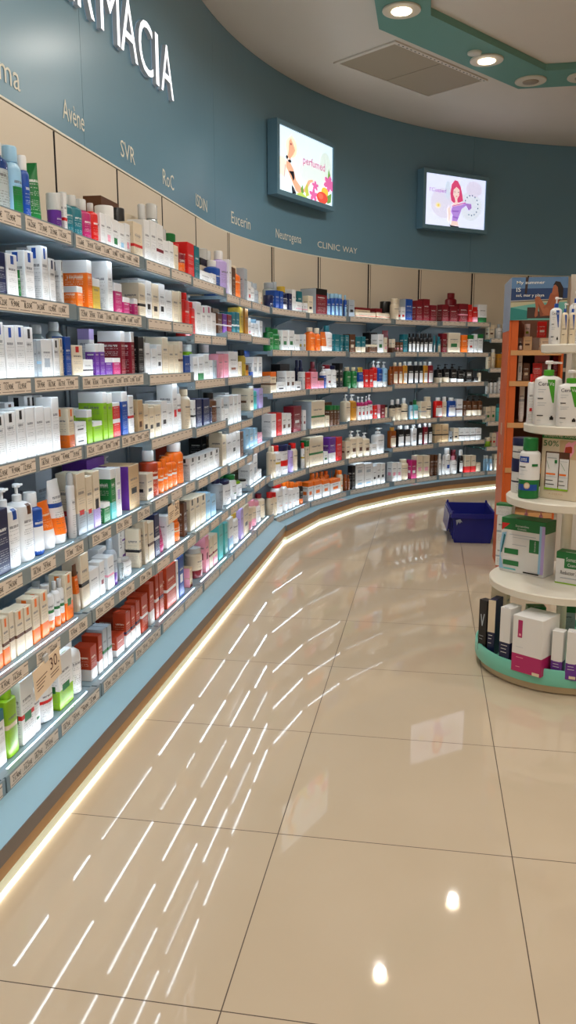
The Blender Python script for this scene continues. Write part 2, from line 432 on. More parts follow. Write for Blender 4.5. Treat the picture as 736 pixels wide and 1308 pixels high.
# ------------------------------------------------------------------ products
def r2(st): return random.Random(sum(ord(c)*(i+1) for i, c in enumerate(st)))
def carton_mesh(name, st, w, d, h):
    P = parse(st); b = MB(); c = min(.0015, w*.05); x, y = w/2, d/2
    # chamfered carton with its own print on every side and a raised tuck flap line on top
    def ring(z, e): return [(-x+e,-y,z),(x-e,-y,z),(x,-y+e,z),(x,y-e,z),(x-e,y,z),(-x+e,y,z),(-x,y-e,z),(-x,-y+e,z)]
    def inner(z): return [(-x+c,-y+c,z),(x-c,-y+c,z),(x-c,-y+c,z),(x-c,y-c,z),(x-c,y-c,z),(-x+c,y-c,z),(-x+c,y-c,z),(-x+c,-y+c,z)]
    n = 0
    b.v += ring(c, c) + ring(h-c, c)
    for i in range(8):
        j = (i+1) % 8; side = i in (2, 6)
        q = [i, j, 8+j, 8+i]
        uv = []
        for k in q:
            vx, vy, vz = b.v[k]; u = (vx/w+.5) if i in (0, 4) else (vy/d+.5)
            if i == 4: u = 1-u
            uv.append((u, vz/h))
        b.face(q, uv, 1 if (side and 'i' in P) else 0)
    k = len(b.v)
    b.v += [(-x+c,-y+c,h),(x-c,-y+c,h),(x-c,y-c,h),(-x+c,y-c,h),(-x+c,-y+c,0),(x-c,-y+c,0),(x-c,y-c,0),(-x+c,y-c,0)]
    b.face([k,k+1,k+2,k+3], [(.9,1.)]*4)
    b.face([k+7,k+6,k+5,k+4], [(.9,0.)]*4)
    T = [8,9,k+1,k]; b.face(T, [(.9,1.)]*4); b.face([9,10,k+1], [(.9,1.)]*3); b.face([10,11,k+2,k+1], [(.9,1.)]*4); b.face([11,12,k+2], [(.9,1.)]*3)
    b.face([12,13,k+3,k+2], [(.9,1.)]*4); b.face([13,14,k+3], [(.9,1.)]*3); b.face([14,15,k,k+3], [(.9,1.)]*4); b.face([15,8,k], [(.9,1.)]*3)
    k += 4
    b.face([1,0,k,k+1], [(.9,0.)]*4); b.face([2,1,k+1], [(.9,0.)]*3); b.face([3,2,k+1,k+2], [(.9,0.)]*4); b.face([4,3,k+2], [(.9,0.)]*3)
    b.face([5,4,k+2,k+3], [(.9,0.)]*4); b.face([6,5,k+3], [(.9,0.)]*3); b.face([7,6,k+3,k], [(.9,0.)]*4); b.face([0,7,k], [(.9,0.)]*3)
    ms = [pack_mat(st, 1)]
    if 'i' in P: ms.append(plain(P['i'], .4))
    return b, ms
def cap_colour(P): return plain(P.get('c', 'W'))
def put(kind, st, loc, rz, w, d, h, label, group):
    P = parse(st); R = r2(st+str(round(h, 3))); names = dict(x='carton', b='bottle', p='pump_bottle', u='tube', j='cream_jar', a='spray_can', s='flat_bottle', k='pouch')
    cats = dict(x='box', b='bottle', p='pump bottle', u='tube', j='jar', a='spray can', s='bottle', k='pouch')
    if kind == 'x':
        b, ms = carton_mesh('carton', st, w, d, h); o = b.build('carton', ms, None, loc, rz)
        if h > .07 and w > .035 and 'hK' not in st and R.random() < .75:   # tuck flap thumb tab on the lid
            f = MB(); f.box(-w*.18, w*.18, -d/2+.003, -d/2+.0075, h, h+.0006); f.build('tuck_tab', pack_mat(st, 1), o)
    elif kind == 'k':
        b = MB(); x, y = w/2, d/2
        y /= 1.45
        rows = [(0, 1., 1.), (.12, 1., 1.15), (.45, .97, .95), (.8, .98, .35), (.88, 1., .07), (1., 1., .06)]
        k0 = 0
        for z, sx, sy in rows:
            b.v += [(-x*sx, -y*sy, z*h), (0, -y*sy*1.25, z*h), (x*sx, -y*sy, z*h), (x*sx, y*sy, z*h), (0, y*sy*1.25, z*h), (-x*sx, y*sy, z*h)]
        for r in range(len(rows)-1):
            for i in range(6):
                j = (i+1) % 6; q = [r*6+i, r*6+j, r*6+6+j, r*6+6+i]
                b.face(q, [(b.v[t_][0]/w+.5, b.v[t_][2]/h) for t_ in q], 0, True)
        b.face([5,4,3,2,1,0], None); e = (len(rows)-1)*6; b.face([e+i for i in range(6)], None)
        o = b.build('pouch', pack_mat(st, 0), None, loc, rz)
    else:
        o = empty(names[kind], loc, rz); r = w/2; sy = d/w
        bm = pack_mat(st, 0); cm = cap_colour(P)
        b = MB()
        if kind == 'b':
            rc = r*(.42+.4*R.random()); hb = h*(.76+.08*R.random()); sh = h*(.05+.07*R.random())
            b.lathe([(r*.9,0),(r,.004),(r,hb-sh),(r*.93,hb-sh*.6),(max(rc*1.02, r*.6),hb-sh*.15),(rc*.9,hb)], 20, 1, sy, 2.); b.build('body', bm, o)
            b = MB(); k = min(1., sy+.15) if rc > r*.6 else 1.
            b.lathe([(rc*.92,hb),(rc,hb+.001),(rc,h-.003),(rc*.9,h)], 18, 1, min(1, k*sy/ max(sy, .01)) if sy >= .8 else max(sy, .6)); b.build('cap', cm, o)
        elif kind == 's':
            hb = h*.84; rc = r*.5
            b.lathe([(r*.95,0),(r,.003),(r,hb*.94),(r*.92,hb*.98),(r*.6,hb)], 24, 1, sy, 4.5); b.build('body', bm, o)
            b = MB(); b.lathe([(rc,hb),(rc,h-.002),(rc*.92,h)], 18, 1, min(1, sy*1.9)); b.build('cap', cm, o)
        elif kind == 'p':
            hb = h*.77; rc = r*.36
            cm = plain(P['c']) if 'c' in P else plain('K' if P['base'] in 'Kn' else 'W')
            b.lathe([(r*.94,0),(r,.004),(r,hb*.86),(r*.95,hb*.93),(r*.72,hb*.97),(rc,hb)], 28, 1, sy, 3.2); b.build('body', bm, o)
            b = MB(); b.lathe([(rc*1.05,hb),(rc*1.05,hb+h*.08),(rc*.8,hb+h*.09)], 18, 1, min(1, sy*1.5)); b.build('collar', cm, o)
            hm = plain('K') if P['base'] in 'Kn' else (plain(P['c']) if P.get('c') == 'P' else plain('W'))
            b = MB(); z = hb+h*.09
            b.lathe([(rc*.35,z),(rc*.35,h-h*.055),(rc*.85,h-h*.05),(rc*.85,h-.003),(rc*.6,h)], 14)
            b.extr([(rc*.2,-rc*.3,h-h*.045),(rc*.2,rc*.3,h-h*.045),(rc*.2,rc*.3,h-h*.008),(rc*.2,-rc*.3,h-h*.008)],
                   [(r*.92,-rc*.2,h-h*.05),(r*.92,rc*.2,h-h*.05),(r*.92,rc*.2,h-h*.022),(r*.92,-rc*.2,h-h*.022)])
            b.build('pump_head', hm, o)
        elif kind == 'u':
            hc = h*.15; seg = 20; prof = [(hc,1.,1.),(hc+h*.03,1.04,1.02),(h*.5,1.03,.75),(h*.8,1.,.38),(h*.95,1.,.08),(h,1.,.06)]
            side = st[0] == 'G'
            n0 = 0
            for z, ax, ay in prof:
                for i in range(seg):
                    a = 2*PI*i/seg
                    px, py = r*math.cos(a)*.96, r*sy*math.sin(a)*.96
                    if side: px *= ay; py *= ax
                    else: px *= ax; py *= ay
                    b.v.append((px, py, z))
            for k in range(len(prof)-1):
                for i in range(seg):
                    j = (i+1) % seg; q = [k*seg+i, k*seg+j, (k+1)*seg+j, (k+1)*seg+i]
                    b.face(q, [(b.v[t_][0]/w+.5, (b.v[t_][2]-hc)/(h-hc)) for t_ in q], 0, True)
            b.face(list(reversed(range(seg))), None); e = (len(prof)-1)*seg; b.face([e+i for i in range(seg)], [(.5,1)]*seg)
            b.build('body', bm, o)
            b = MB(); b.lathe([(r*.80,0),(r*.86,.002),(r*.92,hc)], 20, 1, sy); b.build('cap', plain(P.get('c', P['base'])), o)
        elif kind == 'j':
            hb = h*.62
            b.lathe([(r*.88,0),(r*.96,.004),(r*.96,hb)], 24, 1, sy); b.build('body', bm, o)
            b = MB(); b.lathe([(r,hb),(r,h-.003),(r*.95,h)], 24, 1, sy); b.build('lid', cm, o)
        elif kind == 'a':
            hb = h*.80
            b.lathe([(r*.94,0),(r,.003),(r,hb*.95),(r*.9,hb),(r*.82,hb+.001)], 20); b.build('body', bm, o)
            b = MB(); b.lathe([(r*.84,hb),(r*.82,h*.94),(r*.6,h*.985),(r*.2,h)], 18); b.build('cap', cm, o)
    tag(o, label, cats[kind], group)
    if 'z' in P: decals(P['z'], o, w, d, h, kind)
    return o

SHELFNAME = dict(S1='top shelf of the straight wall', S2='second shelf of the straight wall', S3='third shelf of the straight wall', S4='fourth shelf of the straight wall',
                 S5='fifth shelf of the straight wall', S6='sixth shelf of the straight wall', S7='bottom shelf of the straight wall', F1='top shelf of the curved wall',
                 F2='second shelf of the curved wall', F3='third shelf of the curved wall', F4='fourth shelf of the curved wall', F5='fifth shelf of the curved wall', F6='bottom shelf of the curved wall')
PLUR = dict(x='cartons', b='bottles', p='pump bottles', u='tubes', j='jars', a='spray cans', s='flat bottles', k='pouches')
PC = dict(W='white', w='cream', G='green', g='lime', B='blue', b='pale blue', N='navy', O='orange', o='rust orange', R='red', D='maroon', M='magenta', P='pink', V='purple', v='lilac', K='black', Y='golden', y='amber', T='teal', t='turquoise', C='clear', S='silver', n='brown', e='beige', A='amber brown', L='bright green')

def decals(code, o, w, d, h, kind):
    """printed marks on the front of one pack"""
    b = MB(); ms = []; lay = [0]
    def mi(code_):
        m = plain(code_, .45)
        if m not in ms: ms.append(m)
        return ms.index(m)
    def front(u, v):          # a point of the front face; round packs curve away
        x = (u-.5)*w; off = .0006+.00025*lay[0]
        if kind == 'x': return (x, -d/2-off, v*h)
        ex = 3.2 if kind == 'p' else 2.
        k = min(.98, abs(x)/(w/2)); y = (1-k**ex)**(1/ex)*d/2
        return (x, -y-off, v*h)
    def poly(pts, c):
        lay[0] += 1
        if kind != 'x' and len(pts) == 4:      # cut into strips so that it follows the curve
            (u0, v0), (u1, _), (_, v1), _ = pts[0], pts[1], pts[2], pts[3]
            for i in range(6):
                a, e = u0+(u1-u0)*i/6, u0+(u1-u0)*(i+1)/6
                b.poly3([front(a, v0), front(e, v0), front(e, v1), front(a, v1)], mi(c))
        else: b.poly3([front(u, v) for u, v in pts], mi(c))
    def rc(u0, v0, u1, v1, c): poly([(u0,v0),(u1,v0),(u1,v1),(u0,v1)], c)
    def tx(s, u, v, wu, hv, c):
        lay[0] += 1
        add_text(b, s, lambda x, y: front(u+x/w, v+y/h), mi(c), w=wu*w, h=hv*h)
    if code in ('cg', 'cb'):
        cc = 'L' if code == 'cg' else 'B'
        lay[0] += 1; N = 8
        for i in range(N):      # tall pointed triangle in strips
            va, vb = .71-.36*i/N, .71-.36*(i+1)/N
            la, lb = .42+.22*i/N, .42+.22*(i+1)/N
            b.poly3([front(lb, vb), front(.70-.01*(i+1)/N, vb), front(.70-.01*i/N, va), front(la, va)], mi(cc))
        if w > .04:
            tx('Cera', .10, .615, .37, .062, 'N'); tx('Ve', .49, .615, .18, .062, 'W'); rc(.10,.41,.30,.425,'K'); rc(.10,.145,.32,.16,'K'); rc(.10,.555,.38,.562,'S'); rc(.10,.515,.30,.522,'S')
            rc(.10,.345,.42,.352,'S'); rc(.10,.31,.36,.317,'S'); rc(.56,.085,.70,.13,'K'); rc(.595,.13,.665,.15,'K'); rc(.10,.075,.24,.081,'S')
        else: rc(.15,.36,.65,.37,'K'); rc(.15,.22,.5,.232,'K'); rc(.15,.46,.5,.466,'S')
    elif code == 'ems':
        rc(.06,.60,.55,.70,'V'); rc(.06,.605,.55,.695,'B'); tx('ems', .14, .622, .30, .05, 'W'); rc(.06,.14,.94,.24,'B'); poly(ellipse(.5,.22,.15,.055), 'e'); poly(ellipse(.5,.22,.11,.04), 'w')
        rc(.08,.52,.40,.535,'K'); rc(.08,.47,.5,.475,'S'); rc(.08,.40,.36,.405,'S'); rc(.70,.54,.94,.58,'G')
    elif code == 'gift':
        rc(0,.915,1,.985,'g'); rc(0,.918,1,.982,'G'); tx('INTENSIVA PIEL ATOPICA', .06, .935, .88, .03, 'w'); tx('50%', .05, .80, .42, .085, 'G')
        rc(.50,.62,1,.90,'e'); poly([(.60,.66),(.66,.84),(.74,.88),(.86,.86),(.90,.74),(.82,.66),(.70,.62)], 'P'); poly([(.64,.70),(.66,.80),(.84,.82),(.84,.72)], 'o'); poly([(.76,.84),(.90,.90),(.94,.88),(.84,.80)], 'P')
        rc(.13,.14,.79,.72,'n'); rc(.13,.14,.79,.19,'g'); rc(.16,.17,.50,.70,'W'); rc(.53,.17,.78,.62,'W')
        for a, e in ((.17,.47),(.54,.77)):
            rc(a,.37,e-.04,.395,'O'); rc(a,.34,e,.345,'S'); rc(a,.28,e-.1,.29,'K'); rc(a,.22,e-.06,.23,'K'); rc(a+.02,.62 if e < .5 else .58,e-.02,.63 if e < .5 else .585,'S')
        poly([(.18,.58),(.19,.58),(.26,.46),(.25,.46)], 'G'); poly([(.56,.56),(.57,.56),(.70,.45),(.69,.45)], 'G'); rc(.40,.55,.47,.60,'G'); tx('A DERMA', .28, .07, .40, .03, 'e')
    elif code == 'soma':
        poly([(.02,.90),(.02,.76),(.20,.90)], 'R'); rc(.30,.79,.66,.92,'G'); tx('Somatoline', .33, .855, .30, .04, 'W'); tx('Cosmetic', .38, .805, .20, .035, 'W')
        rc(.66,.42,.90,.66,'G'); lay[0] += 1; add_text(b, 'Somatoline', lambda x, y: front(.80-y/w, .45+x/h), mi('W'), w=.19*h, h=.03*h)
        rc(.10,.34,.42,.44,'G'); rc(.08,.13,.44,.22,'G'); rc(.10,.05,.38,.075,'t'); rc(.55,.03,.90,.055,'K'); rc(.20,.70,.80,.71,'S'); rc(.28,.655,.66,.662,'S'); rc(.28,.52,.60,.53,'S')
        poly([(0,.05),(.10,.05),(.02,.30),(.10,.55),(.14,.74),(.04,.72),(0,.5)], 'b'); poly([(.02,.35),(.05,.35),(.12,.68),(.08,.70)], 'T'); rc(.88,.06,1,.93,'b'); rc(.93,.06,1,.93,'v')
    elif code == 'somb':
        rc(.30,.50,1,.95,'G'); tx('Somatoline', .36, .72, .6, .12, 'W'); tx('Cosmetic', .42, .56, .46, .10, 'W'); tx('Reductor 7', .18, .30, .6, .12, 'K'); rc(.18,.18,.8,.20,'S'); rc(0,0,1,.04,'g')
    elif code == 'v':
        poly([(.25,.72),(.36,.72),(.5,.58),(.66,.74),(.78,.74),(.54,.50),(.44,.50)], 'S'); rc(.2,.3,.7,.31,'S'); rc(.2,.24,.6,.25,'S'); rc(.3,.02,.7,.07,'w')
    elif code == 'li':
        rc(.40,.14,.86,.34,'V'); lay[0] += 1; add_text(b, 'Lierac', lambda x, y: front(.30-y/w, .52+x/h), mi('K'), w=.40*h, h=.18*w); rc(.40,.66,.84,.70,'V'); rc(.44,.59,.80,.605,'S'); rc(.62,.42,.78,.43,'K'); rc(.69,.39,.71,.46,'K')
    elif code == 'wn':
        rc(0,.42,1,1.,'w'); rc(.15,.36,.7,.37,'W'); rc(.15,.30,.6,.31,'W'); rc(.15,.22,.6,.23,'W'); rc(.3,.02,.9,.07,'w')
    elif code == 'l':
        rc(.2,.34,.8,.35,'W'); rc(.2,.28,.7,.29,'W'); rc(.2,.22,.75,.23,'W'); rc(.35,.03,.9,.09,'w')
    elif code == 'm':
        rc(.18,.62,.33,.93,'M'); rc(.22,.65,.29,.69,'P'); rc(.16,.26,.40,.27,'P'); rc(.16,.09,.3,.10,'P'); rc(.72,.01,.96,.065,'w'); rc(.14,.45,.38,.455,'S')
    if b.v: b.build('front_lettering', ms, o)

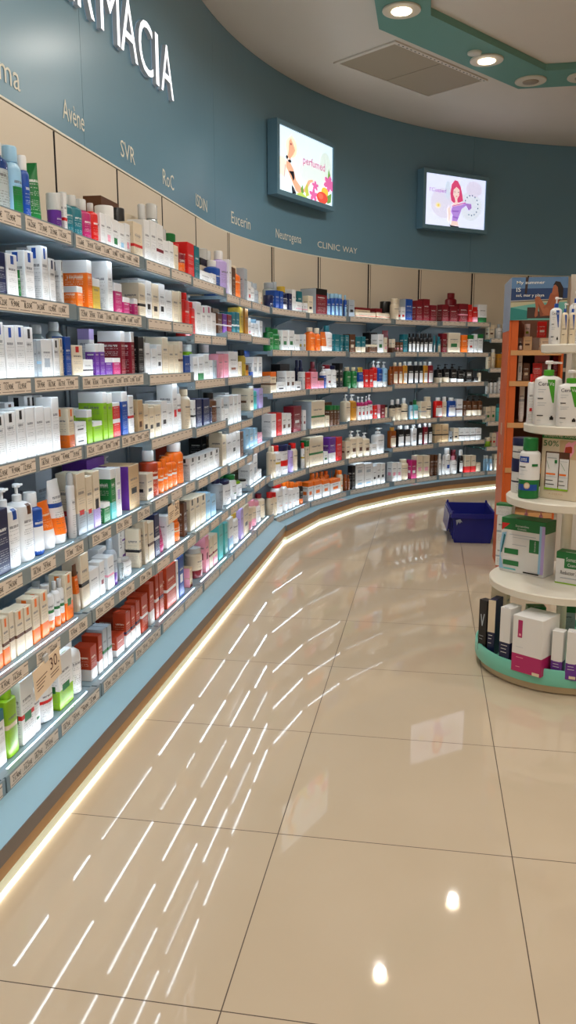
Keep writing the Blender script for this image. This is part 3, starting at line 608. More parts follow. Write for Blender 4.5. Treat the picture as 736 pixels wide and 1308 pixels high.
DATA = '''b|C,hB,cW|LS1|0|0.330|0.050|1.6056|0.087|0.085|0.195|clear bottle with blue top and white cap, top shelf of the left wall
b|b,mG,cb|LS1|0|0.405|0.050|1.6056|0.057|0.057|0.199|pale blue bottle with green panel and pale blue cap, top shelf of the left wall
b|B,cW|LS1|0|0.451|0.050|1.6056|0.034|0.037|0.186|blue bottle with white cap, first of two counted rightwards, top shelf of the left wall
u|G|LS1|0|0.509|0.050|1.6056|0.079|0.082|0.180|green tube, top shelf of the left wall
j|V,cC|LS1|1|0.030|0.050|1.6026|0.044|0.044|0.127|purple jar with clear cap, top shelf of the left wall
x|W,sR|LS1|1|0.063|0.050|1.6026|0.020|0.025|0.135|white carton with red stripe, top shelf of the left wall
b|T,cC|LS1|1|0.107|0.050|1.6026|0.057|0.057|0.146|teal bottle with clear cap, first of two counted rightwards, top shelf of the left wall
b|T,cC|LS1|1|0.174|0.050|1.6026|0.066|0.066|0.149|teal bottle with clear cap, second of two counted rightwards, top shelf of the left wall
b|M,cC|LS1|1|0.244|0.050|1.6026|0.063|0.063|0.150|magenta bottle with clear cap, top shelf of the left wall
b|R,cC|LS1|1|0.304|0.050|1.6026|0.046|0.046|0.149|red bottle with clear cap, top shelf of the left wall
x|W|LS1|1|0.353|0.050|1.6026|0.041|0.045|0.125|white carton, first of eight counted rightwards, top shelf of the left wall
x|W,mP|LS1|1|0.404|0.050|1.6026|0.050|0.055|0.128|white carton with pink panel, first of two counted rightwards, top shelf of the left wall
x|W,mG|LS1|1|0.465|0.050|1.6026|0.059|0.065|0.122|white carton with green panel, top shelf of the left wall
x|W,mb|LS1|1|0.528|0.050|1.6026|0.054|0.060|0.119|white carton with pale blue panel, top shelf of the left wall
x|W,mP|LS1|1|0.585|0.050|1.6026|0.046|0.075|0.127|white carton with pink panel, second of two counted rightwards, top shelf of the left wall
x|w,sR|LS1|2|0.075|0.050|1.6006|0.094|0.075|0.149|cream carton with red stripe, top shelf of the left wall
x|W|LS1|2|0.180|0.050|1.6006|0.064|0.070|0.175|white carton, second of eight counted rightwards, top shelf of the left wall
x|W|LS1|2|0.255|0.050|1.6006|0.067|0.074|0.184|white carton, third of eight counted rightwards, top shelf of the left wall
x|W,sD|LS1|2|0.337|0.050|1.6006|0.080|0.075|0.184|white carton with maroon stripe, top shelf of the left wall
x|W|LS1|2|0.415|0.050|1.6006|0.063|0.069|0.130|white carton, fourth of eight counted rightwards, top shelf of the left wall
x|W|LS1|2|0.484|0.050|1.6006|0.055|0.060|0.136|white carton, fifth of eight counted rightwards, top shelf of the left wall
x|w|LS1|2|0.550|0.050|1.6006|0.057|0.062|0.129|cream carton, second of two counted rightwards, top shelf of the left wall
b|D,mO,cR|LS1|3|0.051|0.050|1.5956|0.085|0.085|0.157|maroon bottle with orange panel and red cap, top shelf of the left wall
x|R|LS1|3|0.156|0.050|1.5956|0.102|0.075|0.174|red carton, top shelf of the left wall
x|T|LS1|3|0.259|0.050|1.5956|0.080|0.075|0.173|teal carton, top shelf of the left wall
x|W|LS1|3|0.409|0.050|1.5956|0.202|0.075|0.073|white carton, sixth of eight counted rightwards, top shelf of the left wall
x|W|LS1|3|0.566|0.050|1.5956|0.083|0.075|0.078|white carton, seventh of eight counted rightwards, top shelf of the left wall
b|B,cW|LS1|4|0.063|0.050|1.5706|0.110|0.085|0.181|blue bottle with white cap, second of two counted rightwards, top shelf of the left wall
b|v,cW|LS1|4|0.206|0.050|1.5706|0.139|0.085|0.247|lilac bottle with white cap, top shelf of the left wall
x|W|LS1|4|0.302|0.050|1.5706|0.052|0.060|0.213|white carton, eighth of eight counted rightwards, top shelf of the left wall
x|n|LS1|4|0.383|0.050|1.5706|0.075|0.075|0.180|brown carton, second of two counted rightwards, top shelf of the left wall
b|O,cw|LS1|4|0.524|0.050|1.5706|0.168|0.085|0.204|orange bottle with cream cap, top shelf of the left wall
x|S|LS1|5|0.067|0.050|1.5726|0.085|0.075|0.205|silver carton, top shelf of the left wall
x|W,mR|LS1|5|0.173|0.050|1.5726|0.089|0.075|0.138|white carton with red panel, top shelf of the left wall
b|W,cS|LS1|5|0.298|0.050|1.5726|0.117|0.085|0.149|white bottle with silver cap, top shelf of the left wall
b|S,cS|LS1|5|0.429|0.050|1.5726|0.098|0.085|0.151|silver bottle with silver cap, top shelf of the left wall
x|w,mO|LS1|5|0.529|0.050|1.5726|0.055|0.075|0.101|cream carton with orange panel, top shelf of the left wall
x|w,hK|LS1|4|0.095|0.138|1.5706|0.155|0.075|0.195|cream carton with black top, top shelf of the left wall
b|C,cC|LS1|2|0.431|0.130|1.6006|0.109|0.060|0.280|clear bottle with clear cap, second of six counted rightwards, top shelf of the left wall
b|C,cC|LS1|2|0.557|0.130|1.6006|0.103|0.060|0.303|clear bottle with clear cap, third of six counted rightwards, top shelf of the left wall
j|W,cW|LS1|2|0.060|0.140|1.6006|0.071|0.071|0.209|white jar with white cap, top shelf of the left wall
j|W,cK|LS1|2|0.174|0.140|1.6006|0.059|0.059|0.221|white jar with black cap, top shelf of the left wall
x|w|LS1|2|0.444|0.202|1.6006|0.209|0.075|0.240|cream carton, first of two counted rightwards, top shelf of the left wall
b|C,cC|LS1|3|0.105|0.140|1.5956|0.127|0.085|0.231|clear bottle with clear cap, fourth of six counted rightwards, top shelf of the left wall
b|G,cG|LS1|3|0.253|0.140|1.5956|0.124|0.085|0.232|green bottle with green cap, top shelf of the left wall
b|C,cC|LS1|0|0.576|0.160|1.6056|0.056|0.056|0.248|clear bottle with clear cap, first of six counted rightwards, top shelf of the left wall
b|C,cC|LS1|4|0.402|0.200|1.5706|0.101|0.085|0.288|clear bottle with clear cap, fifth of six counted rightwards, top shelf of the left wall
b|C,cC|LS1|4|0.513|0.200|1.5706|0.088|0.085|0.289|clear bottle with clear cap, sixth of six counted rightwards, top shelf of the left wall
x|n|LS1|2|0.236|0.220|1.6006|0.183|0.075|0.267|brown carton, first of two counted rightwards, top shelf of the left wall
x|N|LS2|0|0.271|0.050|1.3936|0.048|0.053|0.123|navy carton, second shelf down of the left wall
x|W,tB|LS2|0|0.330|0.050|1.3936|0.055|0.060|0.124|white carton with blue tab, first of five rightwards, second shelf down of the left wall
x|W,tB|LS2|0|0.427|0.050|1.3936|0.051|0.056|0.144|white carton with blue tab, second of five rightwards, second shelf down of the left wall
u|G|LS2|0|0.370|0.050|1.3936|0.013|0.013|0.088|green tube, second shelf down of the left wall
x|W,tB|LS2|0|0.521|0.050|1.3936|0.040|0.044|0.169|white carton with blue tab, third of five rightwards, second shelf down of the left wall
x|W,tN|LS2|0|0.566|0.050|1.3936|0.036|0.040|0.140|white carton with navy tab, first of two rightwards, second shelf down of the left wall
x|W,tN|LS2|1|0.015|0.050|1.3906|0.013|0.047|0.146|white carton with navy tab, second of two rightwards, second shelf down of the left wall
x|O,hW|LS2|1|0.139|0.050|1.3906|0.042|0.050|0.080|orange carton with white top, first of two rightwards, second shelf down of the left wall
x|O,hW|LS2|1|0.220|0.050|1.3906|0.038|0.090|0.169|orange carton with white top, second of two rightwards, second shelf down of the left wall
x|Y,hW|LS2|1|0.272|0.050|1.3906|0.059|0.030|0.117|golden carton with white top, second shelf down of the left wall
x|W|LS2|1|0.395|0.050|1.3906|0.043|0.080|0.185|white carton, first of seven counted rightwards, second shelf down of the left wall
x|M,hW|LS2|1|0.468|0.050|1.3906|0.068|0.075|0.119|magenta carton with white top, first of three rightwards, second shelf down of the left wall
x|M,hW|LS2|1|0.546|0.050|1.3906|0.064|0.070|0.076|magenta carton with white top, second of three rightwards, second shelf down of the left wall
x|M,hW|LS2|2|0.026|0.050|1.3866|0.036|0.075|0.082|magenta carton with white top, third of three rightwards, second shelf down of the left wall
x|w,sK|LS2|2|0.099|0.050|1.3866|0.071|0.075|0.145|cream carton with black stripe, second shelf down of the left wall
x|W,mK|LS2|2|0.176|0.050|1.3866|0.065|0.071|0.161|white carton with black panel, first of two rightwards, second shelf down of the left wall
x|w,mK|LS2|2|0.256|0.050|1.3866|0.078|0.075|0.156|cream carton with black panel, second shelf down of the left wall
x|W,mK|LS2|2|0.340|0.050|1.3866|0.071|0.075|0.163|white carton with black panel, second of two rightwards, second shelf down of the left wall
x|W|LS2|2|0.428|0.050|1.3866|0.086|0.075|0.145|white carton, fourth of seven counted rightwards, second shelf down of the left wall
x|w|LS2|2|0.521|0.050|1.3866|0.079|0.075|0.149|cream carton, first of two counted rightwards, second shelf down of the left wall
x|w|LS2|2|0.590|0.050|1.3866|0.036|0.075|0.153|cream carton, second of two counted rightwards, second shelf down of the left wall
s|R,cR|LS2|3|0.080|0.050|1.3466|0.087|0.050|0.196|red flat bottle with red cap, first of two rightwards, second shelf, left wall
s|R,cR|LS2|3|0.173|0.050|1.3466|0.078|0.047|0.161|red flat bottle with red cap, second of two rightwards, second shelf, left wall
x|W|LS2|3|0.266|0.050|1.3466|0.082|0.075|0.167|white carton, fifth of seven counted rightwards, second shelf down of the left wall
x|W,tM|LS2|3|0.355|0.050|1.3466|0.071|0.075|0.154|white carton with magenta tab, first of two rightwards, second shelf down of the left wall
x|W,tM|LS2|3|0.450|0.050|1.3466|0.089|0.075|0.160|white carton with magenta tab, second of two rightwards, second shelf down of the left wall
x|W|LS2|3|0.547|0.050|1.3466|0.078|0.075|0.131|white carton, sixth of seven counted rightwards, second shelf down of the left wall
x|n,sW|LS2|4|0.055|0.050|1.3786|0.094|0.075|0.105|brown carton with white stripe, second shelf down of the left wall
x|V,sW|LS2|4|0.162|0.050|1.3786|0.086|0.075|0.107|purple carton with white stripe, second shelf down of the left wall
x|D,sW|LS2|4|0.268|0.050|1.3786|0.091|0.075|0.109|maroon carton with white stripe, second shelf down of the left wall
x|T,sW|LS2|4|0.370|0.050|1.3786|0.076|0.075|0.127|teal carton with white stripe, first of two rightwards, second shelf down of the left wall
x|T,sW|LS2|4|0.466|0.050|1.3786|0.079|0.075|0.132|teal carton with white stripe, second of two rightwards, second shelf down of the left wall
x|Y|LS2|4|0.567|0.050|1.3786|0.081|0.075|0.165|golden carton, second shelf down of the left wall
x|y|LS2|5|0.077|0.050|1.3696|0.086|0.075|0.176|amber carton, second shelf down of the left wall
b|W,mP,cW|LS2|5|0.186|0.050|1.3696|0.090|0.085|0.136|white bottle with pink panel and white cap, second shelf down of the left wall
b|W,mO,cW|LS2|5|0.300|0.050|1.3696|0.094|0.085|0.132|white bottle with orange panel and white cap, second shelf down of the left wall
b|W,mb,cb|LS2|5|0.408|0.050|1.3696|0.073|0.073|0.128|white bottle with pale blue panel and pale blue cap, second shelf, left wall
x|W|LS2|5|0.513|0.050|1.3696|0.088|0.075|0.123|white carton, seventh of seven counted rightwards, second shelf down of the left wall
x|W,tB|LS2|1|0.017|0.140|1.3906|0.018|0.050|0.185|white carton with blue tab, fourth of five rightwards, second shelf down of the left wall
x|W,tB|LS2|1|0.149|0.193|1.3906|0.038|0.042|0.185|white carton with blue tab, fifth of five rightwards, second shelf down of the left wall
x|W|LS2|2|0.235|0.140|1.3866|0.080|0.075|0.168|white carton, second of seven counted rightwards, second shelf down of the left wall
x|W|LS2|2|0.347|0.140|1.3866|0.086|0.075|0.187|white carton, third of seven counted rightwards, second shelf down of the left wall
p|W|LS2|3|0.523|0.140|1.3466|0.086|0.085|0.222|white pump bottle, second shelf down of the left wall
x|n|LS2|4|0.313|0.140|1.3786|0.137|0.075|0.146|brown carton, second shelf down of the left wall
x|W,tB|LS3|0|0.242|0.050|1.1846|0.040|0.044|0.154|white carton with blue tab, first of three rightwards, third shelf down of the left wall
x|W,tB|LS3|0|0.294|0.050|1.1846|0.050|0.055|0.146|white carton with blue tab, second of three rightwards, third shelf down of the left wall
x|W,tB|LS3|0|0.348|0.050|1.1846|0.048|0.053|0.149|white carton with blue tab, third of three rightwards, third shelf down of the left wall
x|W,tK|LS3|0|0.399|0.050|1.1846|0.046|0.050|0.146|white carton with black tab, first of two rightwards, third shelf down of the left wall
x|S|LS3|0|0.431|0.050|1.1846|0.014|0.025|0.108|silver carton, first of two counted rightwards, third shelf down of the left wall
x|S,sb|LS3|0|0.455|0.050|1.1846|0.024|0.026|0.113|silver carton with pale blue stripe, third shelf down of the left wall
x|W,mS|LS3|0|0.504|0.050|1.1846|0.065|0.071|0.115|white carton with silver panel, first of three rightwards, third shelf down of the left wall
x|W,tK|LS3|0|0.565|0.050|1.1846|0.037|0.040|0.118|white carton with black tab, second of two rightwards, third shelf down of the left wall
x|w,tn|LS3|0|0.599|0.050|1.1846|0.019|0.036|0.122|cream carton with brown tab, third shelf down of the left wall
x|B|LS3|1|0.031|0.050|1.1816|0.039|0.043|0.130|blue carton, first of four counted rightwards, third shelf down of the left wall
x|w,tR|LS3|1|0.096|0.050|1.1816|0.082|0.075|0.105|cream carton with red tab, third shelf down of the left wall
x|W,sK|LS3|1|0.178|0.050|1.1816|0.075|0.030|0.061|white carton with black stripe, third shelf down of the left wall
x|V,hW|LS3|1|0.254|0.050|1.1816|0.033|0.036|0.113|purple carton with white top, first of three rightwards, third shelf down of the left wall
x|V,hW|LS3|1|0.298|0.050|1.1816|0.041|0.045|0.114|purple carton with white top, second of three rightwards, third shelf down of the left wall
x|V,hW|LS3|1|0.354|0.050|1.1816|0.064|0.070|0.067|purple carton with white top, third of three rightwards, third shelf down of the left wall
x|M,hW|LS3|1|0.427|0.050|1.1816|0.067|0.074|0.067|magenta carton with white top, third shelf down of the left wall
x|D,hW|LS3|1|0.493|0.050|1.1816|0.039|0.090|0.162|maroon carton with white top, first of two rightwards, third shelf down of the left wall
x|D,hW|LS3|1|0.592|0.050|1.1816|0.032|0.090|0.163|maroon carton with white top, second of two rightwards, third shelf down of the left wall
x|K|LS3|2|0.065|0.050|1.1756|0.061|0.067|0.154|black carton, second of two counted rightwards, third shelf down of the left wall
x|W|LS3|2|0.140|0.050|1.1756|0.055|0.060|0.132|white carton, first of five counted rightwards, third shelf down of the left wall
x|W|LS3|2|0.214|0.050|1.1756|0.058|0.063|0.111|white carton, second of five counted rightwards, third shelf down of the left wall
x|W,mK|LS3|2|0.283|0.050|1.1756|0.060|0.066|0.128|white carton with black panel, third shelf down of the left wall
x|w|LS3|2|0.361|0.050|1.1756|0.073|0.075|0.159|cream carton, first of six counted rightwards, third shelf down of the left wall
x|w|LS3|2|0.440|0.050|1.1756|0.065|0.072|0.131|cream carton, third of six counted rightwards, third shelf down of the left wall
x|w|LS3|2|0.512|0.050|1.1756|0.057|0.062|0.132|cream carton, fifth of six counted rightwards, third shelf down of the left wall
x|w,sn|LS3|2|0.580|0.050|1.1756|0.055|0.075|0.147|cream carton with brown stripe, third shelf down of the left wall
x|B|LS3|3|0.059|0.050|1.1386|0.087|0.075|0.123|blue carton, second of four counted rightwards, third shelf down of the left wall
x|W|LS3|3|0.193|0.050|1.1386|0.080|0.075|0.116|white carton, third of five counted rightwards, third shelf down of the left wall
x|W,bG|LS3|3|0.289|0.050|1.1386|0.083|0.075|0.120|white carton with green base, third shelf down of the left wall
x|W|LS3|3|0.389|0.050|1.1386|0.088|0.075|0.132|white carton, fourth of five counted rightwards, third shelf down of the left wall
x|W|LS3|3|0.477|0.050|1.1386|0.061|0.067|0.101|white carton, fifth of five counted rightwards, third shelf down of the left wall
x|S|LS3|3|0.555|0.050|1.1386|0.063|0.070|0.101|silver carton, second of two counted rightwards, third shelf down of the left wall
x|P|LS3|4|0.056|0.050|1.1386|0.096|0.075|0.130|pink carton, first of two counted rightwards, third shelf down of the left wall
x|P|LS3|4|0.174|0.050|1.1386|0.105|0.075|0.135|pink carton, second of two counted rightwards, third shelf down of the left wall
x|W,mA|LS3|4|0.349|0.050|1.1386|0.208|0.075|0.149|white carton with amber brown panel, third shelf down of the left wall
x|w|LS3|4|0.511|0.050|1.1386|0.081|0.075|0.092|cream carton, sixth of six counted rightwards, third shelf down of the left wall
b|Y,cK|LS3|5|0.036|0.050|1.1256|0.056|0.056|0.174|golden bottle with black cap, third shelf down of the left wall
j|y,cn|LS3|5|0.117|0.050|1.1256|0.066|0.066|0.085|amber jar with brown cap, third shelf down of the left wall
x|B|LS3|5|0.206|0.050|1.1256|0.069|0.075|0.041|blue carton, third of four counted rightwards, third shelf down of the left wall
x|W,mS|LS3|5|0.325|0.050|1.1256|0.120|0.075|0.133|white carton with silver panel, second of three rightwards, third shelf down of the left wall
x|W,mS|LS3|5|0.473|0.050|1.1256|0.126|0.075|0.134|white carton with silver panel, third of three rightwards, third shelf down of the left wall
x|W,hv|LS3|1|0.401|0.130|1.1816|0.041|0.045|0.168|white carton with lilac top, third shelf down of the left wall
b|g,cW|LS3|3|0.428|0.130|1.1386|0.084|0.084|0.179|lime bottle with white cap, third shelf down of the left wall
b|S,cW|LS3|4|0.160|0.130|1.1386|0.131|0.085|0.185|silver bottle with white cap, third shelf down of the left wall
b|C,mY,cC|LS3|1|0.055|0.140|1.1816|0.053|0.053|0.168|clear bottle with golden panel and clear cap, first of two rightwards, third shelf, left wall
b|C,mY,cC|LS3|1|0.181|0.140|1.1816|0.053|0.053|0.182|clear bottle with golden panel and clear cap, second of two rightwards, third shelf, left wall
x|w|LS3|2|0.386|0.140|1.1756|0.079|0.075|0.163|cream carton, second of six counted rightwards, third shelf down of the left wall
x|w|LS3|2|0.482|0.140|1.1756|0.094|0.075|0.162|cream carton, fourth of six counted rightwards, third shelf down of the left wall
x|B|LS3|5|0.486|0.140|1.1256|0.142|0.075|0.175|blue carton, fourth of four counted rightwards, third shelf down of the left wall
x|K|LS3|2|0.054|0.200|1.1756|0.091|0.075|0.160|black carton, first of two counted rightwards, third shelf down of the left wall
x|W,tK|LS4|0|0.214|0.050|0.9706|0.043|0.048|0.129|white carton with black tab, first of five rightwards, fourth shelf down of the left wall
x|W,tK|LS4|0|0.268|0.050|0.9706|0.054|0.059|0.134|white carton with black tab, second of five rightwards, fourth shelf down of the left wall
x|W,tK|LS4|0|0.324|0.050|0.9706|0.048|0.053|0.139|white carton with black tab, third of five rightwards, fourth shelf down of the left wall
x|W|LS4|0|0.378|0.050|0.9706|0.050|0.055|0.140|white carton, first of ten counted rightwards, fourth shelf down of the left wall
x|W|LS4|0|0.435|0.050|0.9706|0.053|0.058|0.139|white carton, second of ten counted rightwards, fourth shelf down of the left wall
x|W|LS4|0|0.486|0.050|0.9706|0.040|0.044|0.134|white carton, third of ten counted rightwards, fourth shelf down of the left wall
x|W|LS4|0|0.537|0.050|0.9706|0.047|0.051|0.161|white carton, fourth of ten counted rightwards, fourth shelf down of the left wall
x|w,tO,bO|LS4|1|0.028|0.050|0.9686|0.039|0.070|0.125|cream carton with orange tab and orange base, fourth shelf down of the left wall
x|W,mK|LS4|1|0.096|0.050|0.9686|0.084|0.050|0.038|white carton with black panel, first of four rightwards, fourth shelf down of the left wall
x|W,mK|LS4|1|0.096|0.050|1.0071|0.084|0.050|0.037|white carton with black panel, second of four rightwards, fourth shelf down of the left wall
x|g,hW|LS4|1|0.168|0.050|0.9686|0.038|0.042|0.111|lime carton with white top, first of five rightwards, fourth shelf down of the left wall
x|g,hW|LS4|1|0.234|0.050|0.9686|0.073|0.040|0.068|lime carton with white top, second of five rightwards, fourth shelf down of the left wall
x|g,hW|LS4|1|0.301|0.050|0.9686|0.035|0.090|0.163|lime carton with white top, fourth of five rightwards, fourth shelf down of the left wall
x|g,hW|LS4|1|0.347|0.050|0.9686|0.043|0.090|0.158|lime carton with white top, fifth of five rightwards, fourth shelf down of the left wall
x|R,hW|LS4|1|0.404|0.050|0.9686|0.067|0.040|0.064|red carton with white top, first of two rightwards, fourth shelf down of the left wall
x|R,hW|LS4|1|0.404|0.050|1.0332|0.067|0.040|0.058|red carton with white top, second of two rightwards, fourth shelf down of the left wall
x|B,hW|LS4|1|0.486|0.050|0.9686|0.055|0.090|0.158|blue carton with white top, fourth shelf down of the left wall
x|W,sR|LS4|1|0.553|0.050|0.9686|0.049|0.054|0.141|white carton with red stripe, fourth shelf down of the left wall
x|e,mn|LS4|2|0.035|0.050|0.9276|0.054|0.075|0.161|beige carton with brown panel, fourth shelf down of the left wall
x|w,mK|LS4|2|0.098|0.050|0.9276|0.054|0.060|0.142|cream carton with black panel, first of three rightwards, fourth shelf down of the left wall
x|w,mK|LS4|2|0.162|0.050|0.9276|0.057|0.062|0.126|cream carton with black panel, second of three rightwards, fourth shelf down of the left wall
x|w,mK|LS4|2|0.240|0.050|0.9276|0.079|0.075|0.131|cream carton with black panel, third of three rightwards, fourth shelf down of the left wall
x|W,mK|LS4|2|0.327|0.050|0.9276|0.073|0.075|0.143|white carton with black panel, third of four rightwards, fourth shelf down of the left wall
x|W|LS4|2|0.401|0.050|0.9276|0.054|0.059|0.129|white carton, fifth of ten counted rightwards, fourth shelf down of the left wall
x|W,mR|LS4|2|0.477|0.050|0.9276|0.067|0.074|0.211|white carton with red panel, fourth shelf down of the left wall
a|W,sR,cS|LS4|2|0.571|0.050|0.9276|0.074|0.085|0.204|white spray can with red stripe and silver cap, fourth shelf down of the left wall
b|w,cw|LS4|3|0.081|0.050|0.9186|0.089|0.085|0.188|cream bottle with cream cap, fourth shelf down of the left wall
x|W,sK|LS4|3|0.156|0.050|0.9186|0.039|0.043|0.134|white carton with black stripe, fourth shelf down of the left wall
x|N|LS4|3|0.237|0.050|0.9186|0.096|0.075|0.137|navy carton, first of three counted rightwards, fourth shelf down of the left wall
x|N|LS4|3|0.373|0.050|0.9186|0.117|0.075|0.131|navy carton, second of three counted rightwards, fourth shelf down of the left wall
x|N|LS4|3|0.460|0.050|0.9186|0.031|0.034|0.083|navy carton, third of three counted rightwards, fourth shelf down of the left wall
b|n,cK|LS4|3|0.559|0.050|0.9186|0.098|0.085|0.154|brown bottle with black cap, fourth shelf down of the left wall
x|W|LS4|4|0.079|0.050|0.8816|0.051|0.056|0.157|white carton, sixth of ten counted rightwards, fourth shelf down of the left wall
x|W,mK|LS4|4|0.164|0.050|0.8816|0.088|0.075|0.093|white carton with black panel, fourth of four rightwards, fourth shelf down of the left wall
x|W|LS4|4|0.275|0.050|0.8816|0.093|0.075|0.162|white carton, seventh of ten counted rightwards, fourth shelf down of the left wall
x|W|LS4|4|0.380|0.050|0.8816|0.077|0.075|0.157|white carton, eighth of ten counted rightwards, fourth shelf down of the left wall
x|W|LS4|4|0.479|0.050|0.8816|0.081|0.075|0.158|white carton, ninth of ten counted rightwards, fourth shelf down of the left wall
x|w,mn|LS4|5|0.210|0.050|0.9256|0.092|0.120|0.139|cream carton with brown panel, fourth shelf down of the left wall
b|t,cW|LS4|5|0.341|0.050|0.9256|0.121|0.085|0.149|turquoise bottle with white cap, fourth shelf down of the left wall
x|v|LS4|5|0.491|0.050|0.9256|0.128|0.075|0.129|lilac carton, fourth shelf down of the left wall
x|W|LS4|4|0.495|0.128|0.8816|0.095|0.075|0.166|white carton, tenth of ten counted rightwards, fourth shelf down of the left wall
x|g,hW|LS4|1|0.290|0.143|0.9686|0.064|0.070|0.109|lime carton with white top, third of five rightwards, fourth shelf down of the left wall
x|W,tn|LS4|0|0.433|0.140|0.9706|0.054|0.059|0.150|white carton with brown tab, fourth shelf down of the left wall
x|W,tK|LS4|0|0.547|0.140|0.9706|0.049|0.054|0.165|white carton with black tab, fourth of five rightwards, fourth shelf down of the left wall
x|W,tK|LS4|1|0.015|0.140|0.9686|0.015|0.062|0.164|white carton with black tab, fifth of five rightwards, fourth shelf down of the left wall
x|S|LS4|2|0.525|0.140|0.9276|0.166|0.075|0.170|silver carton, fourth shelf down of the left wall
x|N|LS5|0|0.188|0.050|0.6786|0.067|0.074|0.175|navy carton, fifth shelf down of the left wall
p|W,tB|LS5|0|0.258|0.050|0.6786|0.071|0.071|0.220|white pump bottle with blue tab, fifth shelf down of the left wall
p|W,tn|LS5|0|0.340|0.050|0.6786|0.072|0.072|0.221|white pump bottle with brown tab, fifth shelf down of the left wall
b|B,mW,cW|LS5|0|0.410|0.050|0.6786|0.065|0.067|0.185|blue bottle with white panel and white cap, fifth shelf down of the left wall
u|O,bW,cW|LS5|0|0.487|0.050|0.6786|0.071|0.071|0.144|orange tube with white base and white cap, fifth shelf down of the left wall
u|W,bO,sB,cW|LS5|0|0.566|0.050|0.6786|0.076|0.076|0.199|white tube with orange base and blue stripe, fifth shelf down of the left wall
a|W,cC|LS5|1|0.022|0.050|0.6786|0.028|0.028|0.213|white spray can with clear cap, fifth shelf down of the left wall
x|w,mR,bS|LS5|1|0.075|0.050|0.6786|0.066|0.072|0.204|cream carton with silver base and red panel, first of two rightwards, fifth shelf, left wall
x|w,mR,bS|LS5|1|0.139|0.050|0.6786|0.050|0.055|0.183|cream carton with silver base and red panel, second of two rightwards, fifth shelf, left wall
x|w,mK,bv|LS5|1|0.199|0.050|0.6786|0.052|0.058|0.193|cream carton with lilac base and black panel, fifth shelf down of the left wall
x|G,hW|LS5|1|0.281|0.050|0.6786|0.056|0.050|0.069|green carton with white top, fifth shelf down of the left wall
x|G,hW,bt|LS5|1|0.345|0.050|0.6786|0.043|0.070|0.182|green carton with white top and turquoise base, fifth shelf down of the left wall
x|W,mv|LS5|1|0.397|0.050|0.6786|0.045|0.050|0.178|white carton with lilac panel, fifth shelf down of the left wall
x|e,iV,mK|LS5|1|0.554|0.050|0.6786|0.107|0.120|0.169|beige carton with black panel and purple sides, fifth shelf down of the left wall
x|w,mK|LS5|2|0.118|0.050|0.6826|0.074|0.075|0.108|cream carton with black panel, fifth shelf down of the left wall
b|o,sW,cC|LS5|2|0.209|0.050|0.6826|0.078|0.078|0.190|rust orange bottle with white stripe and clear cap, fifth shelf down of the left wall
b|O,sW,cO|LS5|2|0.282|0.050|0.6826|0.051|0.051|0.133|orange bottle with white stripe and orange cap, first of four rightwards, fifth shelf, left wall
b|O,sW,cO|LS5|2|0.341|0.050|0.6826|0.042|0.042|0.139|orange bottle with white stripe and orange cap, second of four rightwards, fifth shelf, left wall
b|O,sW,cO|LS5|2|0.401|0.050|0.6826|0.055|0.055|0.142|orange bottle with white stripe and orange cap, third of four rightwards, fifth shelf, left wall
b|O,sW,cO|LS5|2|0.469|0.050|0.6826|0.057|0.057|0.145|orange bottle with white stripe and orange cap, fourth of four rightwards, fifth shelf, left wall
b|O,cW|LS5|2|0.565|0.050|0.6826|0.084|0.084|0.188|orange bottle with white cap, fifth shelf down of the left wall
x|W,tK|LS5|3|0.109|0.050|0.6746|0.091|0.060|0.109|white carton with black tab, first of five rightwards, fifth shelf down of the left wall
x|W,tK|LS5|3|0.217|0.050|0.6746|0.096|0.060|0.104|white carton with black tab, second of five rightwards, fifth shelf down of the left wall
x|W,tK|LS5|3|0.331|0.050|0.6746|0.102|0.060|0.103|white carton with black tab, third of five rightwards, fifth shelf down of the left wall
x|W,tK|LS5|3|0.443|0.050|0.6746|0.092|0.060|0.102|white carton with black tab, fourth of five rightwards, fifth shelf down of the left wall
x|W,tK|LS5|3|0.557|0.050|0.6746|0.102|0.060|0.102|white carton with black tab, fifth of five rightwards, fifth shelf down of the left wall
x|w|LS5|4|0.100|0.050|0.6656|0.087|0.075|0.185|cream carton, fifth shelf down of the left wall
x|W|LS5|4|0.216|0.050|0.6656|0.109|0.075|0.170|white carton, first of two counted rightwards, fifth shelf down of the left wall
x|W,mK|LS5|4|0.338|0.050|0.6656|0.096|0.075|0.169|white carton with black panel, fifth shelf down of the left wall
x|W|LS5|4|0.446|0.050|0.6656|0.080|0.075|0.159|white carton, second of two counted rightwards, fifth shelf down of the left wall
x|n|LS5|4|0.538|0.050|0.6656|0.062|0.069|0.151|brown carton, fifth shelf down of the left wall
x|b|LS5|5|0.058|0.050|0.6966|0.099|0.075|0.124|pale blue carton, fifth shelf down of the left wall
x|b,mW|LS5|5|0.188|0.050|0.6966|0.115|0.075|0.118|pale blue carton with white panel, first of two rightwards, fifth shelf, left wall
x|b,mW|LS5|5|0.318|0.050|0.6966|0.097|0.075|0.107|pale blue carton with white panel, second of two rightwards, fifth shelf, left wall
x|P,sW|LS5|5|0.455|0.050|0.6966|0.128|0.075|0.065|pink carton with white stripe, fifth shelf down of the left wall
x|o|LS5|3|0.106|0.130|0.6746|0.085|0.090|0.175|rust orange carton, fifth shelf down of the left wall
x|K|LS5|4|0.087|0.160|0.6656|0.095|0.075|0.171|black carton, fifth shelf down of the left wall
x|e|LS5|4|0.374|0.160|0.6656|0.178|0.075|0.128|beige carton, fifth shelf down of the left wall
x|V|LS5|1|0.526|0.190|0.6786|0.165|0.100|0.195|purple carton, fifth shelf down of the left wall
x|S|LS5|1|0.120|0.200|0.6786|0.116|0.075|0.203|silver carton, fifth shelf down of the left wall
p|W|LS5|2|0.153|0.220|0.6826|0.067|0.067|0.171|white pump bottle, fifth shelf down of the left wall
